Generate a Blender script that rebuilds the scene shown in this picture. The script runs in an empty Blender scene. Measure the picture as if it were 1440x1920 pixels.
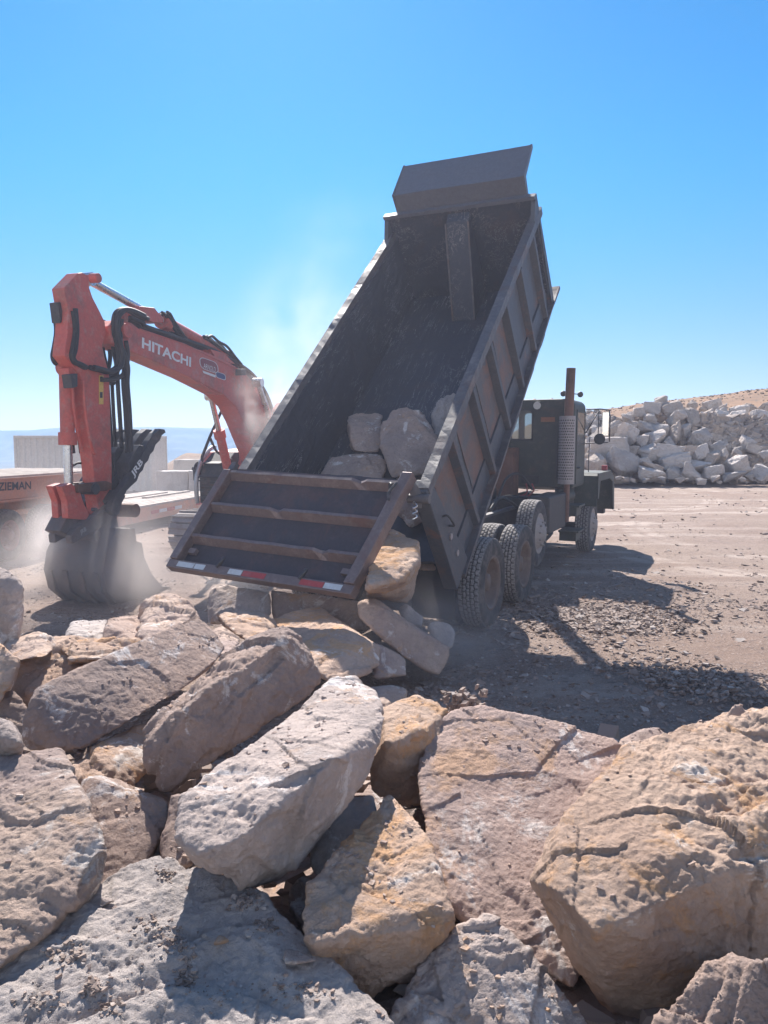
import bpy, bmesh, math, random
import numpy as np
from mathutils import Vector, Matrix, noise as mnoise
random.seed(7)
RAD = math.radians
scene = bpy.context.scene

# ------------------------------------------------------------------ camera, sky, sun, exposure
CAM_H, PITCH, FPX = 2.1234, 0.0919, 1400.7
cam_d = bpy.data.cameras.new("camera")
cam_d.sensor_fit = 'VERTICAL'; cam_d.sensor_height = 36.0
cam_d.lens = FPX / 1920 * 36.0
cam_d.clip_start = 0.05; cam_d.clip_end = 30000
cam = bpy.data.objects.new("camera", cam_d)
cam.location = (0, 0, CAM_H); cam.rotation_euler = (math.pi / 2 - PITCH, 0, 0)
scene.collection.objects.link(cam); scene.camera = cam

SUN_EL, SUN_AZ = RAD(41), RAD(-9)          # azimuth measured from +Y towards +X
world = bpy.data.worlds.new("World"); scene.world = world; world.use_nodes = True
wn = world.node_tree.nodes; wl = world.node_tree.links
sky = wn.new('ShaderNodeTexSky'); sky.sky_type = 'NISHITA'; sky.sun_disc = False
sky.sun_elevation = SUN_EL; sky.sun_rotation = SUN_AZ
sky.altitude = 900; sky.air_density = 1.0; sky.dust_density = 0.25; sky.ozone_density = 2.5
hs = wn.new('ShaderNodeHueSaturation'); hs.inputs['Saturation'].default_value = 1.1
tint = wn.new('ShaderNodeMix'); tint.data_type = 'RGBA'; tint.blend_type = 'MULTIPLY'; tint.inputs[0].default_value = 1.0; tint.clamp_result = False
# deep blue towards the sun side, behind, sky brightened and warmed as added fill
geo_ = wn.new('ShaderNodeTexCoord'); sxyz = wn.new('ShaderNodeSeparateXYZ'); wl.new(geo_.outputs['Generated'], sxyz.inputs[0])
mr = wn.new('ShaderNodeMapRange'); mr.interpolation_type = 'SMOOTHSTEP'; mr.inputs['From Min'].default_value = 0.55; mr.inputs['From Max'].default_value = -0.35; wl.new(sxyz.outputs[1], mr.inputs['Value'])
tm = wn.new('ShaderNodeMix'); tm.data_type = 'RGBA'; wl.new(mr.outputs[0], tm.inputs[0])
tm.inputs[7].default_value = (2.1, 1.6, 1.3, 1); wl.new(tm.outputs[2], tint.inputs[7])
mz = wn.new('ShaderNodeMapRange'); mz.interpolation_type = 'SMOOTHSTEP'; mz.inputs['From Min'].default_value = -0.02; mz.inputs['From Max'].default_value = 0.36; wl.new(sxyz.outputs[2], mz.inputs['Value'])
tz = wn.new('ShaderNodeMix'); tz.data_type = 'RGBA'; wl.new(mz.outputs[0], tz.inputs[0]); tz.inputs[6].default_value = (0.55, 0.51, 0.62, 1); tz.inputs[7].default_value = (0.40, 0.78, 0.95, 1); wl.new(tz.outputs[2], tm.inputs[6])
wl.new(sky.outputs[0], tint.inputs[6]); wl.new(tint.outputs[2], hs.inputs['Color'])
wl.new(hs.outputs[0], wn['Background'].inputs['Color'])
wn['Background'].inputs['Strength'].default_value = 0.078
sd = bpy.data.lights.new("sun", 'SUN'); sd.energy = 5.0; sd.angle = RAD(0.53); sd.color = (1.0, 0.94, 0.87)
sun = bpy.data.objects.new("sun", sd); scene.collection.objects.link(sun)
SUNV = Vector((math.sin(SUN_AZ) * math.cos(SUN_EL), math.cos(SUN_AZ) * math.cos(SUN_EL), math.sin(SUN_EL)))
sun.rotation_euler = SUNV.to_track_quat('Z', 'Y').to_euler(); sun.location = (0, 0, 40)
scene.view_settings.view_transform = 'Standard'; scene.view_settings.look = 'None'
scene.view_settings.exposure = 1.1; scene.view_settings.gamma = 1.0
scene.cycles.max_bounces = 6; scene.cycles.volume_bounces = 1
scene.cycles.transparent_max_bounces = 12
scene.cycles.volume_step_rate = 2.0; scene.cycles.volume_max_steps = 256
scene.cycles.use_denoising = True

# ------------------------------------------------------------------ projection helpers (photo pixel -> world point)
CP, SP = math.cos(PITCH), math.sin(PITCH)
def ray(px, py):
    x = (px - 720) / FPX; v = (960 - py) / FPX
    return Vector((x, CP + v * SP, -SP + v * CP))
def at(px, py, val):
    """val > 0: at distance val in front; val < 0: on the level -val above the ground"""
    d = ray(px, py)
    t = val / d.y if val > 0 else ((-val) - CAM_H) / d.z
    return Vector((0, 0, CAM_H)) + d * t

# ------------------------------------------------------------------ object helpers
WORG = {}
def link(o): scene.collection.objects.link(o); return o
def tag(o, label=None, cat=None, group=None, kind=None):
    if label: o['label'] = label
    if cat: o['category'] = cat
    if group: o['group'] = group
    if kind: o['kind'] = kind
    return o
def thing(name, loc, label, cat, group=None):
    o = bpy.data.objects.new(name, None); o.location = loc; o.empty_display_size = 0.2
    link(o); WORG[o.name] = Vector(loc); return tag(o, label, cat, group)
def place(o, parent, org):
    WORG[o.name] = Vector(org)
    if parent is not None:
        o.parent = parent; o.location = Vector(org) - WORG[parent.name]
    else: o.location = org

class MB:
    def __init__(s, M=None): s.v = []; s.f = []; s.M = M
    def add(s, vs, fs):
        n = len(s.v)
        for p in vs:
            p = Vector(p); s.v.append(s.M @ p if s.M else p)
        s.f += [tuple(i + n for i in f) for f in fs]
    def box(s, lo, hi, R=None, sub=None):
        x0, y0, z0 = lo; x1, y1, z1 = hi
        vs = [(x0,y0,z0),(x1,y0,z0),(x1,y1,z0),(x0,y1,z0),(x0,y0,z1),(x1,y0,z1),(x1,y1,z1),(x0,y1,z1)]
        s.hexa([R @ Vector(p) for p in vs] if R else vs)
    def hexa(s, p):
        s.add(p, [(0,3,2,1),(4,5,6,7),(0,1,5,4),(1,2,6,5),(2,3,7,6),(3,0,4,7)])
    def prism(s, poly, off):
        poly = [Vector(p) for p in poly]; off = Vector(off); n = len(poly)
        s.add(poly + [p + off for p in poly],
              [tuple(range(n)), tuple(range(2*n-1, n-1, -1))] + [(i, i+n, (i+1) % n + n, (i+1) % n) for i in range(n)])
    def cyl(s, p0, p1, r0, r1=None, n=16, cap=True):
        p0, p1 = Vector(p0), Vector(p1); r1 = r0 if r1 is None else r1
        a = (p1 - p0).normalized(); b = a.orthogonal().normalized(); c = a.cross(b)
        vs = []
        for p, r in ((p0, r0), (p1, r1)):
            for i in range(n):
                t = 2 * math.pi * i / n; vs.append(p + (b * math.cos(t) + c * math.sin(t)) * r)
        fs = [(i, (i+1) % n, (i+1) % n + n, i + n) for i in range(n)]
        if cap: fs += [tuple(range(n-1, -1, -1)), tuple(range(n, 2*n))]
        s.add(vs, fs)
    def tube(s, pts, r, n=8, smooth=True):
        pts = [Vector(p) for p in pts]
        if smooth and len(pts) > 2:
            q = []
            P = [pts[0]] + pts + [pts[-1]]
            for i in range(1, len(P) - 2):
                for k in range(5):
                    t = k / 5; a, b, c, d = P[i-1], P[i], P[i+1], P[i+2]
                    q.append(0.5 * ((2*b) + (c-a)*t + (2*a-5*b+4*c-d)*t*t + (3*b-a-3*c+d)*t**3))
            q.append(pts[-1]); pts = q
        vs = []; up = None; m = len(pts)
        for i, p in enumerate(pts):
            a = (pts[min(i+1, m-1)] - pts[max(i-1, 0)]).normalized()
            if up is None: up = a.orthogonal().normalized()
            up = (up - a * up.dot(a)); up = up.normalized() if up.length > 1e-6 else a.orthogonal().normalized()
            c = a.cross(up)
            for k in range(n):
                t = 2 * math.pi * k / n; vs.append(p + (up * math.cos(t) + c * math.sin(t)) * r)
        fs = [(i*n+k, i*n+(k+1) % n, (i+1)*n+(k+1) % n, (i+1)*n+k) for i in range(m-1) for k in range(n)]
        fs += [tuple(range(n-1, -1, -1)), tuple(range((m-1)*n, m*n))]
        s.add(vs, fs)
    def lathe(s, prof, c, ax, n=48, closed=False):
        """prof: (along axis, radius)"""
        c = Vector(c); a = Vector(ax).normalized(); b = a.orthogonal().normalized(); d = a.cross(b); m = len(prof)
        vs = [c + a*h + (b*math.cos(2*math.pi*i/n) + d*math.sin(2*math.pi*i/n))*r for i in range(n) for h, r in prof]
        fs = [(i*m+j, i*m+j+1, ((i+1) % n)*m+j+1, ((i+1) % n)*m+j) for i in range(n) for j in range(m-1)]
        if closed: fs += [(i*m+m-1, i*m, ((i+1) % n)*m, ((i+1) % n)*m+m-1) for i in range(n)]
        s.add(vs, fs)
    def sphere(s, c, r, n=14, sc=(1, 1, 1)):
        prof = [(-math.cos(math.pi*i/8)*r, max(1e-4, math.sin(math.pi*i/8)*r)) for i in range(9)]
        k = len(s.v); s.lathe(prof, c, (0, 0, 1), n)
    def build(s, name, mat, parent=None, org=None, smooth=False, bevel=0, jitter=0, cuts=0):
        pts = s.v
        lo = Vector((min(p[i] for p in pts) for i in range(3))); hi = Vector((max(p[i] for p in pts) for i in range(3)))
        org = Vector(org) if org is not None else (lo + hi) / 2
        me = bpy.data.meshes.new(name); me.from_pydata([p - org for p in pts], [], s.f)
        bm = bmesh.new(); bm.from_mesh(me)
        bmesh.ops.recalc_face_normals(bm, faces=bm.faces)
        if cuts:
            for _ in range(cuts):
                es = [e for e in bm.edges if e.calc_length() > 0.12]
                if not es: break
                bmesh.ops.subdivide_edges(bm, edges=es, cuts=1, use_grid_fill=True)
        if jitter:
            for v in bm.verts:
                w = v.co + org
                v.co += Vector((mnoise.noise(w*3.1), mnoise.noise(w*3.1+Vector((9, 3, 5))), mnoise.noise(w*3.1+Vector((1, 7, 11))))) * jitter
                q = mnoise.noise(w*9.0+Vector((4, 4, 4)))
                v.co += Vector((q, -q, q)) * jitter * 0.4
        bm.to_mesh(me); bm.free()
        if smooth: me.shade_smooth()
        me.materials.append(mat)
        o = bpy.data.objects.new(name, me); link(o); place(o, parent, org)
        if bevel:
            b = o.modifiers.new("edge", 'BEVEL'); b.width = bevel; b.segments = 2; b.limit_method = 'ANGLE'; b.angle_limit = RAD(40)
        return o

# ------------------------------------------------------------------ numpy noise
def _hash(ix, iy, iz, seed):
    h = (ix.astype(np.uint32) * np.uint32(374761393)) ^ (iy.astype(np.uint32) * np.uint32(668265263)) ^ (iz.astype(np.uint32) * np.uint32(2147483647 - 5)) ^ np.uint32((seed * 2654435761) & 0xffffffff)
    h = (h ^ (h >> np.uint32(13))) * np.uint32(1274126177)
    h = (h ^ (h >> np.uint32(16))) * np.uint32(2246822519)
    return h ^ (h >> np.uint32(15))
_G = np.array([[1,1,0],[-1,1,0],[1,-1,0],[-1,-1,0],[1,0,1],[-1,0,1],[1,0,-1],[-1,0,-1],[0,1,1],[0,-1,1],[0,1,-1],[0,-1,-1]], np.float64)
def perlin(P, seed=0):
    I = np.floor(P).astype(np.int64); F = P - I; U = F*F*F*(F*(F*6-15)+10)
    out = np.zeros(len(P))
    for dx in (0, 1):
        for dy in (0, 1):
            for dz in (0, 1):
                g = _G[_hash(I[:, 0]+dx, I[:, 1]+dy, I[:, 2]+dz, seed) % 12]
                d = g[:, 0]*(F[:, 0]-dx) + g[:, 1]*(F[:, 1]-dy) + g[:, 2]*(F[:, 2]-dz)
                w = (U[:, 0] if dx else 1-U[:, 0]) * (U[:, 1] if dy else 1-U[:, 1]) * (U[:, 2] if dz else 1-U[:, 2])
                out += d*w
    return out
def fbm(P, oct=4, seed=0, gain=0.5, ridged=False):
    o = np.zeros(len(P)); a = 1.0; t = 0
    for i in range(oct):
        n = perlin(P * (2.03**i) + i*17.3, seed+i)
        if ridged: n = 0.5 - np.abs(n)*1.6
        o += a*n; t += a; a *= gain
    return o/t
def worley_id(P, seed=0):
    I = np.floor(P).astype(np.int64); best = np.full(len(P), 1e9); sec = best.copy(); bid = np.zeros(len(P), np.uint32)
    for dx in (-1, 0, 1):
        for dy in (-1, 0, 1):
            for dz in (-1, 0, 1):
                c = I + np.array([dx, dy, dz]); h = _hash(c[:, 0], c[:, 1], c[:, 2], seed)
                q = c + np.stack([(h & 1023)/1023., ((h >> np.uint32(10)) & 1023)/1023., ((h >> np.uint32(20)) & 1023)/1023.], 1)
                d = ((q-P)**2).sum(1); m = d < best
                sec = np.where(m, best, np.minimum(sec, d)); bid = np.where(m, h, bid); best = np.where(m, d, best)
    return np.sqrt(best), np.sqrt(sec), ((bid >> np.uint32(4)) & 4095)/4095.
def facets(P, seed=0):
    """every cell gets its own tilted plane: chipped, broken stone"""
    I = np.floor(P).astype(np.int64); best = np.full(len(P), 1e9); out = np.zeros(len(P))
    for dx in (-1, 0, 1):
        for dy in (-1, 0, 1):
            for dz in (-1, 0, 1):
                c = I + np.array([dx, dy, dz]); h = _hash(c[:, 0], c[:, 1], c[:, 2], seed); g = _hash(c[:, 0], c[:, 1], c[:, 2], seed+99)
                q = c + np.stack([(h & 1023)/1023., ((h >> np.uint32(10)) & 1023)/1023., ((h >> np.uint32(20)) & 1023)/1023.], 1)
                r = np.stack([(g & 1023)/511.5-1, ((g >> np.uint32(10)) & 1023)/511.5-1, ((g >> np.uint32(20)) & 1023)/511.5-1], 1)
                d = ((q-P)**2).sum(1); m = d < best
                out = np.where(m, ((P-q)*r).sum(1)+.35*((g >> np.uint32(8)) & 255)/255., out); best = np.where(m, d, best)
    return out-.15

# ------------------------------------------------------------------ materials
def newmat(name):
    m = bpy.data.materials.new(name); m.use_nodes = True
    nt = m.node_tree; return m, nt, nt.nodes['Principled BSDF']
def nd(nt, t, **k):
    n = nt.nodes.new(t)
    for a, b in k.items():
        if a.startswith('i_'): n.inputs[a[2:].replace('_', ' ')].default_value = b
        else: setattr(n, a, b)
    return n
def noise_n(nt, vec, scale, detail=5, rough=0.6, dist=0.0, w=None):
    n = nd(nt, 'ShaderNodeTexNoise'); n.inputs['Scale'].default_value = scale; n.inputs['Detail'].default_value = detail
    n.inputs['Roughness'].default_value = rough; n.inputs['Distortion'].default_value = dist
    if w is not None:
        n.noise_dimensions = '4D'; nt.links.new(w, n.inputs['W'])
    nt.links.new(vec, n.inputs['Vector']); return n.outputs['Fac']
def ramp(nt, fac, a, b):
    r = nd(nt, 'ShaderNodeMapRange'); r.inputs['From Min'].default_value = a; r.inputs['From Max'].default_value = b
    r.interpolation_type = 'SMOOTHSTEP'; nt.links.new(fac, r.inputs['Value']); return r.outputs[0]
def mix(nt, fac, a, b, mode='MIX'):
    n = nd(nt, 'ShaderNodeMix', data_type='RGBA', blend_type=mode)
    if isinstance(fac, (int, float)): n.inputs[0].default_value = fac
    else: nt.links.new(fac, n.inputs[0])
    for s, i in ((a, 6), (b, 7)):
        if isinstance(s, tuple): n.inputs[i].default_value = (*s[:3], 1)
        else: nt.links.new(s, n.inputs[i])
    return n.outputs[2]
def mathn(nt, op, a, b=None):
    n = nd(nt, 'ShaderNodeMath', operation=op)
    for s, i in ((a, 0), (b, 1)):
        if s is None: continue
        if isinstance(s, (int, float)): n.inputs[i].default_value = s
        else: nt.links.new(s, n.inputs[i])
    return n.outputs[0]
def bump(nt, bs, h, dist, strength=1.0, prev=None):
    b = nd(nt, 'ShaderNodeBump'); b.inputs['Distance'].default_value = dist; b.inputs['Strength'].default_value = strength
    nt.links.new(h, b.inputs['Height'])
    if prev is not None: nt.links.new(prev, b.inputs['Normal'])
    nt.links.new(b.outputs[0], bs.inputs['Normal']); return b.outputs[0]

def rock_mat(name, base, second, ochre, white, dark, s=1.0, ochre_t=0.58, white_t=0.6, dark_t=0.62, bumpd=0.012):
    m, nt, bs = newmat(name)
    tc = nd(nt, 'ShaderNodeTexCoord'); oi = nd(nt, 'ShaderNodeObjectInfo')
    vec = tc.outputs['Object']; w = mathn(nt, 'MULTIPLY', oi.outputs['Random'], 37.0)
    n1 = noise_n(nt, vec, 1.6*s, 6, 0.6, 0.6, w); n2 = noise_n(nt, vec, 5.0*s, 7, 0.7, 0.3, w)
    n3 = noise_n(nt, vec, 2.3*s, 8, 0.72, 1.2, mathn(nt, 'ADD', w, 5.0)); n4 = noise_n(nt, vec, 3.2*s, 10, 0.75, 0.9, mathn(nt, 'ADD', w, 11.0))
    n5 = noise_n(nt, vec, 38*s, 5, 0.7, 0, w); n6 = noise_n(nt, vec, 14*s, 6, 0.7, 0.4, w)
    c = mix(nt, ramp(nt, n1, 0.4, 0.62), base, second)
    c = mix(nt, mathn(nt, 'MULTIPLY', ramp(nt, n3, ochre_t, ochre_t+0.1), 0.75), c, ochre)
    c = mix(nt, mathn(nt, 'MULTIPLY', ramp(nt, n2, dark_t, dark_t+0.12), 0.6), c, dark)
    c = mix(nt, mathn(nt, 'MULTIPLY', ramp(nt, n4, white_t, white_t+0.07), 0.8), c, white)
    hv = nd(nt, 'ShaderNodeHueSaturation')
    v = mathn(nt, 'ADD', mathn(nt, 'MULTIPLY', n5, 0.45), mathn(nt, 'ADD', mathn(nt, 'MULTIPLY', n6, 0.5), mathn(nt, 'MULTIPLY', oi.outputs['Random'], 0.16)))
    nt.links.new(mathn(nt, 'ADD', v, 0.45), hv.inputs['Value']); nt.links.new(c, hv.inputs['Color'])
    nt.links.new(hv.outputs[0], bs.inputs['Base Color']); bs.inputs['Roughness'].default_value = 0.92
    bs.inputs['Specular IOR Level'].default_value = 0.2
    nb = noise_n(nt, vec, 9*s, 10, 0.72, 0.5, w); p = bump(nt, bs, nb, bumpd*1.7, 1.0)
    nb2 = noise_n(nt, vec, 48*s, 8, 0.75, 0.3, w); p = bump(nt, bs, nb2, bumpd*1.3, 1.0, p)
    wv = nd(nt, 'ShaderNodeVectorMath', operation='SCALE'); wn_ = nd(nt, 'ShaderNodeTexNoise'); wn_.inputs['Scale'].default_value = 7*s; nt.links.new(vec, wn_.inputs['Vector']); nt.links.new(wn_.outputs['Color'], wv.inputs[0]); wv.inputs['Scale'].default_value = .12/s
    wa = nd(nt, 'ShaderNodeVectorMath', operation='ADD'); nt.links.new(vec, wa.inputs[0]); nt.links.new(wv.outputs[0], wa.inputs[1])
    for sc_, ds in ((9*s, 1.5), (26*s, .55)):
        vo = nd(nt, 'ShaderNodeTexVoronoi', distance='CHEBYCHEV'); vo.inputs['Scale'].default_value = sc_; nt.links.new(wa.outputs[0], vo.inputs['Vector'])
        p = bump(nt, bs, vo.outputs['Distance'], bumpd*ds, .8, p)
    nb3 = noise_n(nt, vec, 190*s, 4, 0.7, 0, w); bump(nt, bs, nb3, bumpd*0.3, 1.0, p)
    return m
ROCK = dict(
 tan=rock_mat('rock_tan', (.56,.42,.34), (.42,.32,.285), (.60,.37,.22), (.76,.69,.64), (.22,.15,.125), white_t=.55, ochre_t=.55),
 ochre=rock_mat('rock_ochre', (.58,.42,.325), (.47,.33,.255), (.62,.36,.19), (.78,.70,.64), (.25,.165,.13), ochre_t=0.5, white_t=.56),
 rosy=rock_mat('rock_rosy', (.60,.43,.36), (.50,.375,.33), (.62,.39,.25), (.78,.71,.67), (.27,.19,.165), ochre_t=0.54, white_t=.55),
 grey=rock_mat('rock_grey', (.58,.475,.425), (.44,.365,.335), (.60,.40,.27), (.78,.72,.69), (.23,.17,.15), ochre_t=0.57, white_t=.54),
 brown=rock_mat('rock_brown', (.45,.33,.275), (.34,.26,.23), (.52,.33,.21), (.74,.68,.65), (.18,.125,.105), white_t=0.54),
 blue=rock_mat('rock_bluegrey', (.52,.45,.415), (.42,.37,.35), (.52,.39,.30), (.70,.65,.62), (.23,.19,.175), ochre_t=0.6, white_t=.58),
 pale=rock_mat('rock_pale', (.60,.53,.485), (.50,.445,.415), (.56,.43,.33), (.76,.71,.67), (.28,.225,.20), s=0.6, ochre_t=0.62, bumpd=0.03),
 pale2=rock_mat('rock_pale_tan', (.53,.44,.375), (.43,.36,.32), (.55,.40,.28), (.72,.66,.61), (.22,.17,.15), s=0.6, ochre_t=0.56, bumpd=0.03),
 pale3=rock_mat('rock_pale_grey', (.46,.42,.40), (.36,.33,.32), (.46,.37,.31), (.66,.63,.60), (.20,.17,.16), s=0.6, ochre_t=0.64, bumpd=0.03),
)
def metal_mat(name, base, rust=(.15,.07,.04), rust_t=0.6, dust=(.32,.27,.24), dust_a=0.25, rough=0.5, metallic=0.0, s=1.0, scratch=0.0, bumpd=0.002):
    m, nt, bs = newmat(name)
    tc = nd(nt, 'ShaderNodeTexCoord'); oi = nd(nt, 'ShaderNodeObjectInfo'); vec = tc.outputs['Object']; w = mathn(nt, 'MULTIPLY', oi.outputs['Random'], 37.0)
    n1 = noise_n(nt, vec, 1.8*s, 8, 0.65, 0.8, w); n2 = noise_n(nt, vec, 7*s, 8, 0.7, 0.2, w); n3 = noise_n(nt, vec, 30*s, 4, 0.6, 0, w)
    c = mix(nt, ramp(nt, n1, rust_t-0.08, rust_t+0.08), base, rust)
    c = mix(nt, mathn(nt, 'MULTIPLY', ramp(nt, n2, 0.48, 0.72), dust_a), c, dust)
    if scratch:
        cb = nd(nt, 'ShaderNodeCombineXYZ')     # scrape marks run down the length of the tipped bed
        for i_, (dv, sc_) in enumerate((((.904, -.427, 0), 6.5), ((.319, .675, .665), .9), ((-.284, -.601, .747), 6.5))):
            dn = nd(nt, 'ShaderNodeVectorMath', operation='DOT_PRODUCT'); nt.links.new(vec, dn.inputs[0]); dn.inputs[1].default_value = dv
            nt.links.new(mathn(nt, 'MULTIPLY', dn.outputs['Value'], sc_), cb.inputs[i_])
        ns = noise_n(nt, cb.outputs[0], 1.0, 5, 0.7, 1.2, w)
        k = mathn(nt, 'ABSOLUTE', mathn(nt, 'SUBTRACT', ns, 0.5)); k = ramp(nt, k, 0.009, 0.0)
        k = mathn(nt, 'MULTIPLY', k, mathn(nt, 'MULTIPLY', ramp(nt, noise_n(nt, vec, 2.2, 3, 0.5, 0, w), 0.42, 0.62), scratch))
        c = mix(nt, k, c, (.42, .40, .40))
    hv = nd(nt, 'ShaderNodeHueSaturation'); nt.links.new(c, hv.inputs['Color'])
    nt.links.new(mathn(nt, 'ADD', mathn(nt, 'MULTIPLY', n3, 0.6), 0.7), hv.inputs['Value'])
    nt.links.new(hv.outputs[0], bs.inputs['Base Color'])
    nt.links.new(mathn(nt, 'ADD', mathn(nt, 'MULTIPLY', n2, 0.3), rough-0.12), bs.inputs['Roughness']); bs.inputs['Metallic'].default_value = metallic
    bump(nt, bs, n2, bumpd*3, 0.6)
    return m
M = dict(
 bed_in=metal_mat('bed_inner_steel', (.034,.042,.060), (.055,.048,.054), 0.62, (.10,.10,.115), 0.22, 0.55, 0.15, scratch=0.9, bumpd=0.004),
 bed_out=metal_mat('bed_outer_paint', (.060,.068,.083), (.16,.078,.055), 0.62, (.17,.14,.13), 0.3, 0.55, 0.1),
 bed_rust=metal_mat('bed_rusty_panel', (.155,.083,.062), (.085,.085,.092), 0.50, (.2,.15,.13), 0.25, 0.6, 0.1),
 guard=metal_mat('cab_guard_paint', (.10,.108,.132), (.11,.075,.065), 0.68, (.2,.18,.17), 0.2, 0.5, 0.1),
 rail=metal_mat('worn_rail_steel', (.088,.085,.093), (.12,.075,.06), 0.6, (.26,.23,.225), 0.5, 0.55, 0.15, bumpd=0.004),
 gate=metal_mat('tailgate_panel', (.042,.036,.046), (.075,.045,.046), 0.55, (.13,.11,.11), 0.3, 0.6, 0.1),
 gatebar=metal_mat('tailgate_bar', (.17,.13,.125), (.17,.10,.085), 0.58, (.32,.26,.24), 0.5, 0.45, 0.35),
 olive=metal_mat('olive_paint', (.034,.042,.034), (.07,.05,.036), 0.62, (.2,.17,.14), 0.3, 0.6),
 chassis=metal_mat('chassis_black', (.025,.025,.027), (.07,.045,.035), 0.6, (.16,.13,.115), 0.35, 0.65),
 rust=metal_mat('rusty_pipe', (.16,.075,.05), (.10,.05,.035), 0.5, (.22,.16,.13), 0.3, 0.7),
 shield=metal_mat('perforated_shield', (.30,.27,.27), (.20,.14,.12), 0.62, (.38,.33,.31), 0.4, 0.5, 0.3),
 hole=metal_mat('dark_hole', (.012,.012,.013), (.012,.012,.013), 0.6, (.02,.02,.02), 0.1, 0.9),
 orange=metal_mat('excavator_orange', (.52,.098,.072), (.33,.10,.08), 0.56, (.42,.28,.25), 0.55, 0.55),
 dark=metal_mat('dark_steel', (.05,.05,.055), (.085,.06,.05), 0.62, (.22,.19,.18), 0.35, 0.55, 0.2),
 bucket=metal_mat('bucket_steel', (.105,.09,.085), (.15,.10,.08), 0.55, (.25,.21,.2), 0.45, 0.55, 0.2),
 hose=metal_mat('black_hose', (.018,.018,.02), (.02,.02,.02), 0.7, (.1,.09,.085), 0.25, 0.6),
 chrome=metal_mat('chrome_rod', (.55,.55,.56), (.5,.5,.5), 0.8, (.5,.45,.42), 0.1, 0.25, 0.95),
 silver=metal_mat('silver_tube', (.45,.45,.45), (.4,.38,.37), 0.7, (.45,.4,.38), 0.3, 0.4, 0.5),
 white=metal_mat('white_lettering', (.74,.74,.74), (.7,.7,.7), 0.9, (.5,.45,.42), 0.2, 0.6),
 blue=metal_mat('blue_badge', (.045,.06,.17), (.05,.06,.15), 0.9, (.2,.2,.25), 0.15, 0.5),
 badge=metal_mat('badge_red', (.22,.035,.045), (.20,.035,.045), 0.9, (.3,.2,.2), 0.15, 0.5),
 yellow=metal_mat('yellow_label', (.65,.42,.09), (.5,.35,.1), 0.8, (.4,.3,.2), 0.2, 0.6),
 red=metal_mat('red_reflector', (.36,.045,.05), (.30,.05,.05), 0.7, (.3,.2,.19), 0.35, 0.5),
 silv=metal_mat('white_reflector', (.50,.54,.57), (.42,.44,.46), 0.7, (.4,.36,.34), 0.35, 0.4),
 trailer=metal_mat('trailer_orange', (.50,.23,.145), (.40,.23,.17), 0.55, (.42,.33,.28), 0.6, 0.6),
 rim=metal_mat('wheel_rim', (.13,.095,.08), (.10,.065,.05), 0.58, (.26,.21,.185), 0.5, 0.7),
 rimw=metal_mat('dusty_rim', (.30,.265,.25), (.2,.15,.13), 0.6, (.36,.31,.28), 0.5, 0.75),
 rimred=metal_mat('red_rim', (.17,.05,.05), (.12,.05,.045), 0.6, (.26,.18,.17), 0.5, 0.7),
 container=metal_mat('container_paint', (.60,.56,.51), (.46,.40,.35), 0.72, (.45,.40,.36), 0.3, 0.6, s=0.5),
 concrete=metal_mat('concrete_block', (.52,.48,.44), (.43,.39,.36), 0.55, (.6,.56,.52), 0.3, 0.9, s=0.8, bumpd=0.006),
 wood=metal_mat('deck_planks', (.46,.40,.35), (.34,.28,.24), 0.5, (.56,.5,.46), 0.4, 0.85, s=1.2),
 woodpost=metal_mat('weathered_post', (.16,.13,.11), (.12,.1,.08), 0.5, (.25,.2,.18), 0.3, 0.9),
 amber=metal_mat('faded_amber', (.30,.12,.055), (.22,.1,.06), 0.6, (.25,.18,.14), 0.3, 0.6),
)
def glass_mat(name, tint, alpha):
    m, nt, bs = newmat(name)
    tr = nd(nt, 'ShaderNodeBsdfTransparent'); tr.inputs['Color'].default_value = (*tint, 1)
    gl = nd(nt, 'ShaderNodeBsdfGlossy'); gl.inputs['Roughness'].default_value = 0.05; gl.inputs['Color'].default_value = (.8, .85, .9, 1)
    di = nd(nt, 'ShaderNodeBsdfDiffuse'); di.inputs['Color'].default_value = (.5, .45, .4, 1)
    fr = nd(nt, 'ShaderNodeFresnel'); fr.inputs['IOR'].default_value = 1.45
    a = nd(nt, 'ShaderNodeMixShader'); nt.links.new(fr.outputs[0], a.inputs[0]); nt.links.new(tr.outputs[0], a.inputs[1]); nt.links.new(gl.outputs[0], a.inputs[2])
    b = nd(nt, 'ShaderNodeMixShader'); b.inputs[0].default_value = alpha; nt.links.new(a.outputs[0], b.inputs[1]); nt.links.new(di.outputs[0], b.inputs[2])
    nt.links.new(b.outputs[0], nt.nodes['Material Output'].inputs['Surface']); return m
M['glass'] = glass_mat('dusty_glass', (.86, .9, .9), 0.18)
def mirror_mat():
    m, nt, bs = newmat('mirror_glass'); bs.inputs['Metallic'].default_value = 1; bs.inputs['Base Color'].default_value = (.85, .88, .9, 1)
    nt.links.new(mathn(nt, 'MULTIPLY', noise_n(nt, nd(nt, 'ShaderNodeTexCoord').outputs['Object'], 20), 0.2), bs.inputs['Roughness']); return m
M['mirror'] = mirror_mat()
def lens_mat():
    m, nt, bs = newmat('lamp_lens'); bs.inputs['Base Color'].default_value = (.62, .62, .6, 1); bs.inputs['Roughness'].default_value = 0.15
    bump(nt, bs, noise_n(nt, nd(nt, 'ShaderNodeTexCoord').outputs['Object'], 60), 0.01); return m
M['lens'] = lens_mat()
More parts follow.
